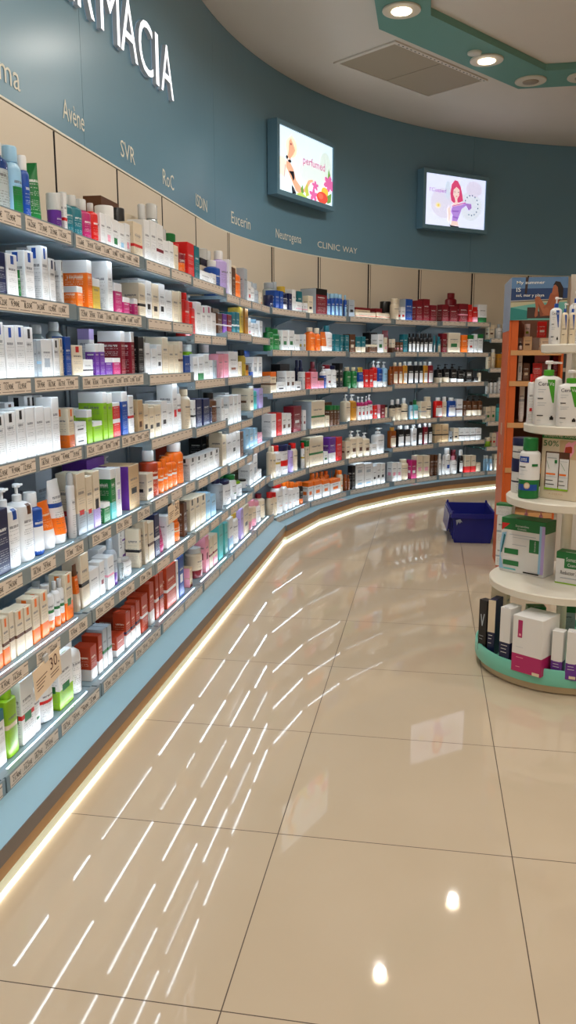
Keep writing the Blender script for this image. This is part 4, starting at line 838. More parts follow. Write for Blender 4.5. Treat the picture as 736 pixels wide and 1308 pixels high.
x|w,tO,bO|LS6|0|0.133|0.050|0.4296|0.031|0.050|0.128|cream carton with orange tab and orange base, first of five rightwards, sixth shelf, left wall
x|w,tO,bO,sn|LS6|0|0.171|0.050|0.4296|0.032|0.050|0.133|cream carton with orange tab and orange base, second of five rightwards, sixth shelf, left wall
x|w,sn|LS6|0|0.204|0.050|0.4296|0.025|0.050|0.138|cream carton with brown stripe, first of two rightwards, sixth shelf down of the left wall
x|w,tO,sn|LS6|0|0.248|0.050|0.4296|0.043|0.050|0.129|cream carton with orange tab and brown stripe, first of two rightwards, sixth shelf, left wall
x|w,tO,sn|LS6|0|0.295|0.050|0.4296|0.040|0.050|0.126|cream carton with orange tab and brown stripe, second of two rightwards, sixth shelf, left wall
x|w,tO,bO|LS6|0|0.343|0.050|0.4296|0.042|0.050|0.137|cream carton with orange tab and orange base, third of five rightwards, sixth shelf, left wall
x|w,tO,bO|LS6|0|0.397|0.050|0.4296|0.044|0.050|0.140|cream carton with orange tab and orange base, fourth of five rightwards, sixth shelf, left wall
b|W,bO,sG,cC|LS6|0|0.451|0.050|0.4296|0.051|0.051|0.144|white bottle with orange base and green stripe, first of three rightwards, sixth shelf, left wall
b|W,bO,sG,cC|LS6|0|0.494|0.050|0.4296|0.031|0.031|0.143|white bottle with orange base and green stripe, second of three rightwards, sixth shelf, left wall
b|W,bO,sG,cC|LS6|0|0.524|0.050|0.4296|0.027|0.027|0.144|white bottle with orange base and green stripe, third of three rightwards, sixth shelf, left wall
x|w,tO,bO,mG|LS6|0|0.564|0.050|0.4296|0.050|0.055|0.151|cream carton with orange tab and orange base, fifth of five rightwards, sixth shelf, left wall
k|O,hn,bw|LS6|1|0.021|0.050|0.4326|0.025|0.029|0.157|orange pouch with brown top and cream base, sixth shelf down of the left wall
x|w,sK|LS6|1|0.073|0.050|0.4326|0.061|0.067|0.182|cream carton with black stripe, first of two rightwards, sixth shelf down of the left wall
x|W|LS6|1|0.146|0.050|0.4326|0.077|0.075|0.111|white carton, first of five counted rightwards, sixth shelf down of the left wall
x|W,mD|LS6|1|0.214|0.050|0.4326|0.040|0.044|0.121|white carton with maroon panel, sixth shelf down of the left wall
x|W,sP|LS6|1|0.293|0.050|0.4326|0.057|0.063|0.119|white carton with pink stripe, sixth shelf down of the left wall
b|S,bV,cS|LS6|1|0.346|0.050|0.4326|0.047|0.051|0.170|silver bottle with purple base and silver cap, sixth shelf down of the left wall
b|C,cC|LS6|1|0.408|0.050|0.4326|0.039|0.030|0.085|clear bottle with clear cap, sixth shelf down of the left wall
b|W,mv,cC|LS6|1|0.477|0.050|0.4326|0.081|0.040|0.069|white bottle with lilac panel and clear cap, sixth shelf down of the left wall
x|w,sK|LS6|1|0.596|0.050|0.4326|0.024|0.058|0.156|cream carton with black stripe, second of two rightwards, sixth shelf down of the left wall
x|w|LS6|2|0.049|0.050|0.4296|0.036|0.040|0.177|cream carton, sixth shelf down of the left wall
x|w,sn|LS6|2|0.110|0.050|0.4296|0.066|0.072|0.162|cream carton with brown stripe, second of two rightwards, sixth shelf down of the left wall
x|N,sW|LS6|2|0.184|0.050|0.4296|0.059|0.065|0.180|navy carton with white stripe, sixth shelf down of the left wall
u|M,hN,cM|LS6|2|0.260|0.050|0.4296|0.072|0.072|0.163|magenta tube with navy top and magenta cap, sixth shelf down of the left wall
x|W|LS6|2|0.334|0.050|0.4296|0.053|0.059|0.146|white carton, third of five counted rightwards, sixth shelf down of the left wall
x|W|LS6|2|0.392|0.050|0.4296|0.044|0.049|0.099|white carton, fourth of five counted rightwards, sixth shelf down of the left wall
b|O,sw,cO|LS6|2|0.480|0.050|0.4296|0.104|0.085|0.111|orange bottle with cream stripe and orange cap, sixth shelf down of the left wall
x|n|LS6|2|0.584|0.050|0.4296|0.048|0.075|0.158|brown carton, sixth shelf down of the left wall
x|w,tK|LS6|3|0.084|0.050|0.4316|0.078|0.075|0.154|cream carton with black tab, first of three rightwards, sixth shelf down of the left wall
x|w,tK|LS6|3|0.178|0.050|0.4316|0.082|0.075|0.150|cream carton with black tab, second of three rightwards, sixth shelf down of the left wall
x|w,tK|LS6|3|0.277|0.050|0.4316|0.086|0.075|0.146|cream carton with black tab, third of three rightwards, sixth shelf down of the left wall
x|b|LS6|3|0.373|0.050|0.4316|0.075|0.075|0.138|pale blue carton, first of two counted rightwards, sixth shelf down of the left wall
x|b|LS6|3|0.473|0.050|0.4316|0.094|0.075|0.110|pale blue carton, second of two counted rightwards, sixth shelf down of the left wall
b|S,cN|LS6|4|0.050|0.050|0.4316|0.084|0.085|0.170|silver bottle with navy cap, sixth shelf down of the left wall
b|W,mN,cN|LS6|4|0.211|0.050|0.4316|0.165|0.085|0.138|white bottle with navy panel and navy cap, sixth shelf down of the left wall
b|W,mG,cG|LS6|4|0.363|0.050|0.4316|0.098|0.085|0.148|white bottle with green panel and green cap, sixth shelf down of the left wall
b|W,mN,cg|LS6|4|0.503|0.050|0.4316|0.104|0.085|0.090|white bottle with navy panel and lime cap, sixth shelf down of the left wall
b|W,mB,cK|LS6|5|0.039|0.050|0.4566|0.063|0.063|0.052|white bottle with blue panel and black cap, sixth shelf down of the left wall
x|W|LS6|5|0.165|0.050|0.4566|0.092|0.075|0.135|white carton, fifth of five counted rightwards, sixth shelf down of the left wall
x|W,mS|LS6|5|0.297|0.050|0.4566|0.121|0.075|0.180|white carton with silver panel, sixth shelf down of the left wall
x|W,mb|LS6|5|0.432|0.050|0.4566|0.102|0.075|0.060|white carton with pale blue panel, sixth shelf down of the left wall
x|W,zli|LS6|1|0.567|0.111|0.4326|0.081|0.040|0.169|white carton, second of five counted rightwards, sixth shelf down of the left wall
x|W,mv|LS6|1|0.363|0.110|0.4326|0.078|0.075|0.132|white carton with lilac panel, sixth shelf down of the left wall
b|W,cG|LS6|4|0.467|0.138|0.4316|0.095|0.085|0.136|white bottle with green cap, sixth shelf down of the left wall
b|W,cB|LS6|4|0.581|0.138|0.4316|0.053|0.053|0.132|white bottle with blue cap, sixth shelf down of the left wall
b|W,cC|LS6|0|0.577|0.140|0.4296|0.058|0.058|0.118|white bottle with clear cap, first of two rightwards, sixth shelf down of the left wall
b|W,cC|LS6|1|0.028|0.140|0.4326|0.039|0.039|0.115|white bottle with clear cap, second of two rightwards, sixth shelf down of the left wall
x|e|LS6|5|0.381|0.140|0.4566|0.233|0.075|0.081|beige carton, sixth shelf down of the left wall
x|W,hT|LS7|0|0.075|0.030|0.1816|0.045|0.050|0.155|white carton with teal top, bottom shelf of the left wall
s|g,sw,cg|LS7|0|0.142|0.030|0.1816|0.060|0.036|0.194|lime flat bottle with cream stripe and lime cap, bottom shelf of the left wall
x|W,mG,sR|LS7|0|0.225|0.030|0.1816|0.073|0.050|0.188|white carton with green panel and red stripe, bottom shelf of the left wall
p|W,mG|LS7|0|0.283|0.030|0.1816|0.042|0.050|0.173|white pump bottle with green panel, bottom shelf of the left wall
b|W,sR,cW|LS7|0|0.362|0.030|0.1816|0.092|0.085|0.148|white bottle with red stripe and white cap, bottom shelf of the left wall
x|W,mG,bg|LS7|0|0.468|0.030|0.1816|0.095|0.060|0.173|white carton with lime base and green panel, bottom shelf of the left wall
b|W,mb,cW|LS7|0|0.570|0.030|0.1816|0.075|0.085|0.186|white bottle with pale blue panel and white cap, bottom shelf of the left wall
x|o,bW|LS7|1|0.064|0.030|0.1816|0.050|0.060|0.120|rust orange carton with white base, first of four rightwards, bottom shelf of the left wall
x|o,bW|LS7|1|0.122|0.030|0.1816|0.033|0.060|0.136|rust orange carton with white base, second of four rightwards, bottom shelf of the left wall
x|S,bW,sG|LS7|1|0.163|0.030|0.1816|0.034|0.060|0.144|silver carton with white base and green stripe, first of two rightwards, bottom shelf, left wall
x|S,bW,sG|LS7|1|0.206|0.030|0.1816|0.035|0.060|0.142|silver carton with white base and green stripe, second of two rightwards, bottom shelf, left wall
x|o,bW|LS7|1|0.303|0.030|0.1816|0.074|0.050|0.075|rust orange carton with white base, third of four rightwards, bottom shelf of the left wall
x|o,sN,bW|LS7|1|0.385|0.030|0.1816|0.047|0.052|0.135|rust orange carton with white base and navy stripe, first of three, bottom shelf, left wall
x|o,sN,bW|LS7|1|0.438|0.030|0.1816|0.040|0.044|0.139|rust orange carton with white base and navy stripe, second of three, bottom shelf, left wall
x|o,sN,bW|LS7|1|0.490|0.030|0.1816|0.042|0.046|0.145|rust orange carton with white base and navy stripe, third of three, bottom shelf, left wall
x|o,sW|LS7|1|0.565|0.030|0.1816|0.070|0.060|0.149|rust orange carton with white stripe, first of three rightwards, bottom shelf of the left wall
x|o,bW|LS7|2|0.035|0.030|0.1816|0.053|0.060|0.173|rust orange carton with white base, fourth of four rightwards, bottom shelf of the left wall
x|o,sW|LS7|2|0.102|0.030|0.1816|0.038|0.060|0.187|rust orange carton with white stripe, second of three rightwards, bottom shelf of the left wall
x|o,sN|LS7|2|0.157|0.030|0.1816|0.050|0.060|0.186|rust orange carton with navy stripe, bottom shelf of the left wall
x|o,sW|LS7|2|0.291|0.030|0.1816|0.129|0.080|0.183|rust orange carton with white stripe, third of three rightwards, bottom shelf of the left wall
x|W|LS7|2|0.380|0.030|0.1816|0.023|0.025|0.182|white carton, bottom shelf of the left wall
x|B,mW|LS7|2|0.439|0.030|0.1816|0.070|0.060|0.186|blue carton with white panel, bottom shelf of the left wall
x|e,iP,bD|LS7|2|0.588|0.030|0.1816|0.039|0.060|0.043|beige carton with maroon base and pink sides, bottom shelf of the left wall
x|e,iP|LS7|2|0.588|0.030|0.2253|0.039|0.060|0.052|beige carton with pink sides, bottom shelf of the left wall
b|w,bD,cC|LS7|3|0.152|0.030|0.1816|0.097|0.085|0.151|cream bottle with maroon base and clear cap, bottom shelf of the left wall
x|P,mD|LS7|3|0.261|0.030|0.1816|0.058|0.064|0.186|pink carton with maroon panel, bottom shelf of the left wall
x|w,sD|LS7|3|0.335|0.030|0.1816|0.060|0.066|0.158|cream carton with maroon stripe, bottom shelf of the left wall
x|w,bP,sD|LS7|3|0.422|0.030|0.1816|0.079|0.075|0.160|cream carton with pink base and maroon stripe, bottom shelf of the left wall
x|t|LS7|3|0.538|0.030|0.1816|0.083|0.075|0.191|turquoise carton, first of two counted rightwards, bottom shelf of the left wall
x|t|LS7|4|0.038|0.030|0.1816|0.060|0.075|0.175|turquoise carton, second of two counted rightwards, bottom shelf of the left wall
x|W,bb,mv|LS7|4|0.151|0.030|0.1816|0.092|0.075|0.181|white carton with pale blue base and lilac panel, bottom shelf of the left wall
b|W,cY|LS7|4|0.306|0.030|0.1816|0.137|0.085|0.184|white bottle with golden cap, bottom shelf of the left wall
x|v|LS7|4|0.427|0.030|0.1816|0.062|0.068|0.181|lilac carton, bottom shelf of the left wall
x|w,mK|LS7|4|0.544|0.030|0.1816|0.128|0.075|0.184|cream carton with black panel, bottom shelf of the left wall
b|w,bP,cP|LS7|5|0.074|0.030|0.1816|0.114|0.085|0.183|cream bottle with pink base and pink cap, first of two rightwards, bottom shelf, left wall
b|w,bP,cP|LS7|5|0.204|0.030|0.1816|0.096|0.085|0.171|cream bottle with pink base and pink cap, second of two rightwards, bottom shelf, left wall
b|W,mK,cP|LS7|5|0.340|0.030|0.1816|0.126|0.085|0.138|white bottle with black panel and pink cap, bottom shelf of the left wall
b|w,cD|LS7|5|0.484|0.030|0.1816|0.107|0.085|0.162|cream bottle with maroon cap, bottom shelf of the left wall
x|o|LS7|1|0.546|0.130|0.1816|0.121|0.075|0.076|rust orange carton, bottom shelf of the left wall
k|w|LS7|3|0.546|0.140|0.1816|0.124|0.050|0.087|cream pouch, bottom shelf of the left wall
j|N,cN|FF1|0|0.136|0.050|1.5726|0.068|0.068|0.098|navy jar with navy cap, top shelf of the far wall
x|B|FF1|0|0.220|0.050|1.5726|0.070|0.075|0.135|blue carton, first of two counted rightwards, top shelf of the far wall
x|B|FF1|0|0.298|0.050|1.5726|0.058|0.063|0.136|blue carton, second of two counted rightwards, top shelf of the far wall
b|N,bW,cY|FF1|0|0.386|0.050|1.5726|0.089|0.085|0.175|navy bottle with white base and golden cap, top shelf of the far wall
x|N|FF1|0|0.461|0.050|1.5726|0.060|0.067|0.132|navy carton, top shelf of the far wall
x|W|FF1|0|0.537|0.050|1.5726|0.062|0.068|0.165|white carton, top shelf of the far wall
x|W,sP|FF1|0|0.640|0.050|1.5726|0.112|0.040|0.084|white carton with pink stripe, first of two counted rightwards, top shelf of the far wall
x|W,sP|FF1|1|0.038|0.050|1.5726|0.060|0.040|0.084|white carton with pink stripe, second of two counted rightwards, top shelf of the far wall
x|w,mK|FF1|1|0.115|0.050|1.5726|0.071|0.050|0.141|cream carton with black panel, top shelf of the far wall
x|D,hK,iS|FF1|1|0.285|0.050|1.5726|0.173|0.140|0.204|maroon carton with black top and silver sides, top shelf of the far wall
b|B,mb,cb|FF1|1|0.416|0.050|1.5726|0.064|0.064|0.183|blue bottle with pale blue panel, first of five, top shelf of the far wall
b|B,mb,cb|FF1|1|0.487|0.050|1.5726|0.052|0.052|0.182|blue bottle with pale blue panel, second of five, top shelf of the far wall
b|B,mb,cb|FF1|1|0.553|0.050|1.5726|0.053|0.053|0.186|blue bottle with pale blue panel, third of five, top shelf of the far wall
b|B,mb,cb|FF1|1|0.620|0.050|1.5726|0.054|0.054|0.185|blue bottle with pale blue panel, fourth of five, top shelf of the far wall
b|B,mb,cb|FF1|2|0.023|0.050|1.5766|0.030|0.030|0.178|blue bottle with pale blue panel, fifth of five, top shelf of the far wall
x|S,mK|FF1|2|0.097|0.050|1.5766|0.075|0.075|0.146|silver carton with black panel, top shelf of the far wall
x|w,sR|FF1|2|0.298|0.050|1.5766|0.280|0.075|0.054|cream carton with red stripe, first of two counted rightwards, top shelf of the far wall
x|w,sR|FF1|2|0.549|0.050|1.5766|0.198|0.075|0.059|cream carton with red stripe, second of two counted rightwards, top shelf of the far wall
b|w,cw|FF1|3|0.086|0.050|1.5746|0.080|0.080|0.194|cream bottle with cream cap, top shelf of the far wall
x|W,mR|FF1|3|0.163|0.050|1.5746|0.051|0.056|0.124|white carton with red panel, top shelf of the far wall
x|B,iS|FF1|3|0.235|0.050|1.5746|0.090|0.075|0.194|blue carton with silver sides, top shelf of the far wall
x|D|FF1|3|0.375|0.050|1.5746|0.084|0.075|0.187|maroon carton, second of six counted rightwards, top shelf of the far wall
x|D|FF1|3|0.470|0.050|1.5746|0.086|0.075|0.205|maroon carton, third of six counted rightwards, top shelf of the far wall
x|D|FF1|3|0.569|0.050|1.5746|0.088|0.075|0.155|maroon carton, fourth of six counted rightwards, top shelf of the far wall
x|D|FF1|4|0.089|0.050|1.5776|0.076|0.075|0.163|maroon carton, fifth of six counted rightwards, top shelf of the far wall
x|D|FF1|4|0.194|0.050|1.5776|0.096|0.075|0.152|maroon carton, sixth of six counted rightwards, top shelf of the far wall
x|D,sP|FF1|4|0.315|0.050|1.5776|0.108|0.075|0.177|maroon carton with pink stripe, top shelf of the far wall
k|R|FF1|4|0.404|0.050|1.5776|0.049|0.025|0.173|red pouch, top shelf of the far wall
k|R,bP|FF1|4|0.469|0.050|1.5776|0.060|0.030|0.153|red pouch with pink base, top shelf of the far wall
x|W,bG|FF1|4|0.559|0.050|1.5776|0.101|0.075|0.178|white carton with green base, top shelf of the far wall
x|T|FF1|1|0.040|0.100|1.5726|0.064|0.075|0.171|teal carton, top shelf of the far wall
x|w,hD|FF1|2|0.365|0.128|1.5766|0.204|0.075|0.099|cream carton with maroon top, top shelf of the far wall
x|D|FF1|2|0.600|0.130|1.5766|0.096|0.075|0.103|maroon carton, first of six counted rightwards, top shelf of the far wall
j|K,cK|FF1|3|0.062|0.134|1.5746|0.108|0.085|0.171|black jar with black cap, top shelf of the far wall
b|C,cS|FF1|0|0.372|0.140|1.5726|0.086|0.085|0.203|clear bottle with silver cap, first of two counted rightwards, top shelf of the far wall
b|C,cS|FF1|0|0.474|0.140|1.5726|0.089|0.085|0.217|clear bottle with silver cap, second of two counted rightwards, top shelf of the far wall
b|D,sS,cD|FF1|4|0.268|0.140|1.5776|0.127|0.085|0.281|maroon bottle with silver stripe and maroon cap, top shelf of the far wall
b|G,cG|FF2|0|0.133|0.050|1.2976|0.069|0.069|0.161|green bottle with green cap, first of two rightwards, second shelf down of the far wall
b|G,cG|FF2|0|0.238|0.050|1.2976|0.114|0.085|0.155|green bottle with green cap, second of two rightwards, second shelf down of the far wall
x|W,mG|FF2|0|0.362|0.050|1.2976|0.104|0.075|0.148|white carton with green panel, first of three rightwards, second shelf down of the far wall
x|W,mG|FF2|0|0.483|0.050|1.2976|0.108|0.075|0.152|white carton with green panel, second of three rightwards, second shelf down of the far wall
x|W|FF2|0|0.601|0.050|1.2976|0.096|0.075|0.127|white carton, first of two counted rightwards, second shelf down of the far wall
x|W,mY|FF2|1|0.027|0.050|1.2976|0.038|0.075|0.131|white carton with golden panel, second shelf down of the far wall
b|O,cw|FF2|1|0.171|0.050|1.2976|0.084|0.084|0.187|orange bottle with cream cap, first of two rightwards, second shelf down of the far wall
b|O,cw|FF2|1|0.257|0.050|1.2976|0.062|0.062|0.184|orange bottle with cream cap, second of two rightwards, second shelf down of the far wall
k|O,bW|FF2|1|0.338|0.050|1.2976|0.076|0.038|0.157|orange pouch with white base, second shelf down of the far wall
b|W,mO,cT|FF2|1|0.440|0.050|1.2976|0.104|0.085|0.208|white bottle with orange panel and teal cap, second shelf down of the far wall
x|T|FF2|1|0.546|0.050|1.2976|0.080|0.075|0.144|teal carton, first of two counted rightwards, second shelf down of the far wall
x|T,mS|FF2|1|0.624|0.050|1.2976|0.048|0.075|0.078|teal carton with silver panel, first of four rightwards, second shelf down of the far wall
x|T,mS|FF2|2|0.039|0.050|1.2906|0.053|0.059|0.086|teal carton with silver panel, third of four rightwards, second shelf down of the far wall
x|T,mS|FF2|1|0.624|0.050|1.3761|0.048|0.075|0.062|teal carton with silver panel, second of four rightwards, second shelf down of the far wall
x|T,mS|FF2|2|0.039|0.050|1.3771|0.053|0.059|0.062|teal carton with silver panel, fourth of four rightwards, second shelf down of the far wall
x|n,mw|FF2|2|0.114|0.050|1.2906|0.076|0.075|0.157|brown carton with cream panel, second shelf down of the far wall
x|T,bw|FF2|2|0.196|0.050|1.2906|0.066|0.073|0.139|teal carton with cream base, first of two rightwards, second shelf down of the far wall
x|T,bw|FF2|2|0.269|0.050|1.2906|0.056|0.062|0.141|teal carton with cream base, second of two rightwards, second shelf down of the far wall
x|n,hw|FF2|2|0.406|0.050|1.2906|0.127|0.075|0.078|brown carton with cream top, second shelf down of the far wall
x|W,mG|FF2|2|0.522|0.050|1.2906|0.083|0.075|0.166|white carton with green panel, third of three rightwards, second shelf down of the far wall
x|w,mP|FF2|2|0.600|0.050|1.2906|0.048|0.053|0.134|cream carton with pink panel, second shelf down of the far wall
x|w,bn|FF2|3|0.046|0.050|1.2976|0.040|0.044|0.122|cream carton with brown base, second shelf down of the far wall
x|n,mP|FF2|3|0.102|0.050|1.2976|0.030|0.033|0.096|brown carton with pink panel, first of two rightwards, second shelf down of the far wall
x|n,mP|FF2|3|0.148|0.050|1.2976|0.041|0.045|0.096|brown carton with pink panel, second of two rightwards, second shelf down of the far wall
x|T|FF2|3|0.203|0.050|1.2976|0.052|0.057|0.165|teal carton, second of two counted rightwards, second shelf down of the far wall
b|K,mW,cK|FF2|3|0.271|0.050|1.2976|0.042|0.042|0.173|black bottle with white panel and black cap, first of six rightwards, second shelf, far wall
b|K,mW,cK|FF2|3|0.323|0.050|1.2976|0.042|0.042|0.174|black bottle with white panel and black cap, second of six rightwards, second shelf, far wall
b|K,mW,cK|FF2|3|0.376|0.050|1.2976|0.042|0.042|0.175|black bottle with white panel and black cap, third of six rightwards, second shelf, far wall
b|K,mW,cK|FF2|3|0.429|0.050|1.2976|0.043|0.043|0.176|black bottle with white panel and black cap, fourth of six rightwards, second shelf, far wall
b|K,mW,cK|FF2|3|0.489|0.050|1.2976|0.054|0.054|0.177|black bottle with white panel and black cap, fifth of six rightwards, second shelf, far wall
b|K,mW,cK|FF2|3|0.554|0.050|1.2976|0.055|0.055|0.179|black bottle with white panel and black cap, sixth of six rightwards, second shelf, far wall
b|T,mW,cT|FF2|3|0.603|0.050|1.2976|0.021|0.021|0.159|teal bottle with white panel and teal cap, second shelf down of the far wall
b|T,mw,cT|FF2|4|0.035|0.050|1.2966|0.038|0.038|0.153|teal bottle with cream panel and teal cap, second shelf down of the far wall
x|D,mn|FF2|4|0.091|0.050|1.2966|0.057|0.063|0.182|maroon carton with brown panel, second shelf down of the far wall
x|w,mG|FF2|4|0.212|0.050|1.2966|0.146|0.075|0.191|cream carton with green panel, second shelf down of the far wall
x|O|FF2|4|0.340|0.050|1.2966|0.069|0.075|0.172|orange carton, second shelf down of the far wall
x|W,hG,mR|FF2|4|0.424|0.050|1.2966|0.060|0.066|0.173|white carton with green top and red panel, second shelf down of the far wall
x|W|FF2|4|0.484|0.050|1.2966|0.040|0.044|0.181|white carton, second of two counted rightwards, second shelf down of the far wall
x|W,hG|FF2|4|0.545|0.050|1.2966|0.061|0.067|0.182|white carton with green top, second shelf down of the far wall
x|K|FF2|2|0.524|0.130|1.2906|0.118|0.075|0.181|black carton, second shelf down of the far wall
k|D|FF2|3|0.044|0.130|1.2976|0.072|0.050|0.198|maroon pouch, second shelf down of the far wall
x|w,hO,sn|FF3|0|0.143|0.050|1.0126|0.098|0.075|0.147|cream carton with orange top and brown stripe, third shelf down of the far wall
x|W,mK|FF3|0|0.286|0.050|1.0126|0.161|0.040|0.074|white carton with black panel, first of two rightwards, third shelf down of the far wall
x|W,mn|FF3|0|0.420|0.050|1.0126|0.076|0.075|0.148|white carton with brown panel, first of two rightwards, third shelf down of the far wall
x|W,mn|FF3|0|0.513|0.050|1.0126|0.079|0.075|0.147|white carton with brown panel, second of two rightwards, third shelf down of the far wall
x|W,mK|FF3|0|0.626|0.050|1.0126|0.114|0.040|0.071|white carton with black panel, second of two rightwards, third shelf down of the far wall
x|W,mS|FF3|1|0.022|0.050|1.0126|0.028|0.051|0.139|white carton with silver panel, third shelf down of the far wall
x|R|FF3|1|0.083|0.050|1.0126|0.071|0.075|0.132|red carton, third shelf down of the far wall
x|P|FF3|1|0.180|0.050|1.0126|0.098|0.075|0.136|pink carton, third shelf down of the far wall
x|P,hn|FF3|1|0.285|0.050|1.0126|0.088|0.075|0.087|pink carton with brown top, third shelf down of the far wall
p|B,hW|FF3|1|0.355|0.050|1.0126|0.050|0.050|0.177|blue pump bottle with white top, third shelf down of the far wall
b|W,mD,cD|FF3|1|0.432|0.050|1.0126|0.078|0.078|0.188|white bottle with maroon panel and maroon cap, third shelf down of the far wall
b|W,mN,cN|FF3|1|0.524|0.050|1.0126|0.080|0.080|0.182|white bottle with navy panel and navy cap, third shelf down of the far wall
x|K,me|FF3|1|0.620|0.050|1.0126|0.057|0.075|0.200|black carton with beige panel, third shelf down of the far wall
b|G,cw|FF3|2|0.082|0.050|0.9996|0.065|0.065|0.181|green bottle with cream cap, first of two rightwards, third shelf down of the far wall
b|G,cw|FF3|2|0.170|0.050|0.9996|0.066|0.066|0.180|green bottle with cream cap, second of two rightwards, third shelf down of the far wall
k|B,bW,hY|FF3|2|0.248|0.050|0.9996|0.067|0.034|0.179|blue pouch with golden top and white base, third shelf down of the far wall
x|R,mW|FF3|2|0.322|0.050|0.9996|0.057|0.063|0.159|red carton with white panel, first of two rightwards, third shelf down of the far wall
x|R,mW|FF3|2|0.391|0.050|0.9996|0.058|0.064|0.158|red carton with white panel, second of two rightwards, third shelf down of the far wall
p|R,bW|FF3|2|0.459|0.050|0.9996|0.059|0.059|0.231|red pump bottle with white base, third shelf down of the far wall
p|B,bW|FF3|2|0.537|0.050|0.9996|0.072|0.072|0.224|blue pump bottle with white base, third shelf down of the far wall
p|b,bW|FF3|2|0.615|0.050|0.9996|0.061|0.061|0.224|pale blue pump bottle with white base, third shelf down of the far wall
s|A,cA|FF3|3|0.026|0.050|1.0186|0.037|0.030|0.164|amber brown flat bottle with amber brown cap, third shelf down of the far wall
s|A,mw,cw|FF3|3|0.085|0.050|1.0186|0.061|0.037|0.198|amber brown flat bottle with cream panel, first of two, third shelf, far wall
s|A,mw,cw|FF3|3|0.151|0.050|1.0186|0.051|0.031|0.197|amber brown flat bottle with cream panel, second of two, third shelf, far wall
s|y,mW,cC|FF3|3|0.213|0.050|1.0186|0.052|0.031|0.204|amber flat bottle with white panel and clear cap, first of two, third shelf, far wall
s|K,mW,cC|FF3|3|0.286|0.050|1.0186|0.074|0.044|0.204|black flat bottle with white panel and clear cap, first of three, third shelf, far wall
s|K,mW,cC|FF3|3|0.360|0.050|1.0186|0.053|0.032|0.204|black flat bottle with white panel and clear cap, second of three, third shelf, far wall
s|K,mW,cC|FF3|3|0.425|0.050|1.0186|0.054|0.032|0.203|black flat bottle with white panel and clear cap, third of three, third shelf, far wall
s|y,mW,cC|FF3|3|0.490|0.050|1.0186|0.055|0.033|0.203|amber flat bottle with white panel and clear cap, second of two, third shelf, far wall
s|D,mW,cC|FF3|3|0.561|0.050|1.0186|0.066|0.040|0.203|maroon flat bottle with white panel and clear cap, third shelf down of the far wall
p|K,bw|FF3|4|0.051|0.050|1.0226|0.067|0.067|0.170|black pump bottle with cream base, first of two rightwards, third shelf, far wall
p|K,bw|FF3|4|0.138|0.050|1.0226|0.068|0.068|0.177|black pump bottle with cream base, second of two rightwards, third shelf, far wall
p|K,bW|FF3|4|0.230|0.050|1.0226|0.078|0.078|0.177|black pump bottle with white base, first of two rightwards, third shelf, far wall
p|K,bW|FF3|4|0.319|0.050|1.0226|0.079|0.079|0.154|black pump bottle with white base, second of two rightwards, third shelf, far wall
x|K,bW|FF3|4|0.417|0.050|1.0226|0.091|0.075|0.035|black carton with white base, first of two rightwards, third shelf down of the far wall
x|K,mW|FF3|4|0.417|0.050|1.0585|0.091|0.075|0.088|black carton with white panel, third shelf down of the far wall
x|K,bW|FF3|4|0.503|0.050|1.0226|0.061|0.067|0.049|black carton with white base, second of two rightwards, third shelf down of the far wall
b|w,cK|FF3|4|0.562|0.050|1.0226|0.041|0.041|0.116|cream bottle with black cap, third shelf down of the far wall
x|R,bW|FF3|1|0.568|0.131|1.0126|0.159|0.030|0.061|red carton with white base, third shelf down of the far wall
x|K|FF3|0|0.432|0.128|1.0126|0.045|0.049|0.148|black carton, first of two counted rightwards, third shelf down of the far wall
b|D,cD|FF3|1|0.338|0.130|1.0126|0.063|0.063|0.213|maroon bottle with maroon cap, third shelf down of the far wall
x|K|FF3|0|0.602|0.150|1.0126|0.188|0.075|0.197|black carton, second of two counted rightwards, third shelf down of the far wall
b|N,cN|FF3|1|0.105|0.150|1.0126|0.035|0.035|0.226|navy bottle with navy cap, first of two rightwards, third shelf down of the far wall
b|N,cN|FF3|1|0.164|0.150|1.0126|0.036|0.036|0.226|navy bottle with navy cap, second of two rightwards, third shelf down of the far wall
x|W|FF4|0|0.146|0.050|0.7106|0.085|0.075|0.159|white carton, fourth shelf down of the far wall
x|R|FF4|0|0.247|0.050|0.7106|0.088|0.075|0.163|red carton, fourth shelf down of the far wall
x|W,mn|FF4|0|0.343|0.050|0.7106|0.075|0.075|0.152|white carton with brown panel, first of two rightwards, fourth shelf down of the far wall
x|W,mn|FF4|0|0.435|0.050|0.7106|0.077|0.075|0.147|white carton with brown panel, second of two rightwards, fourth shelf down of the far wall
x|D,mW|FF4|0|0.602|0.050|0.7106|0.163|0.080|0.189|maroon carton with white panel, first of two rightwards, fourth shelf down of the far wall
x|w,sG,iS|FF4|1|0.239|0.050|0.7106|0.212|0.170|0.214|cream carton with green stripe and silver sides, fourth shelf down of the far wall
x|W,mD|FF4|1|0.029|0.050|0.7106|0.041|0.065|0.152|white carton with maroon panel, fourth shelf down of the far wall
x|w|FF4|1|0.392|0.050|0.7106|0.065|0.072|0.089|cream carton, fourth shelf down of the far wall
x|n,hG|FF4|1|0.463|0.050|0.7106|0.053|0.058|0.167|brown carton with green top, first of three rightwards, fourth shelf down of the far wall
x|n,hG|FF4|1|0.523|0.050|0.7106|0.040|0.044|0.164|brown carton with green top, second of three rightwards, fourth shelf down of the far wall
x|n,hG|FF4|1|0.578|0.050|0.7106|0.041|0.045|0.161|brown carton with green top, third of three rightwards, fourth shelf down of the far wall
p|w|FF4|2|0.071|0.050|0.7296|0.076|0.076|0.226|cream pump bottle, fourth shelf down of the far wall
p|y|FF4|2|0.159|0.050|0.7296|0.078|0.078|0.223|amber pump bottle, fourth shelf down of the far wall
p|W,hM,mR|FF4|2|0.232|0.050|0.7296|0.045|0.045|0.201|white pump bottle with magenta top and red panel, first of four, fourth shelf, far wall
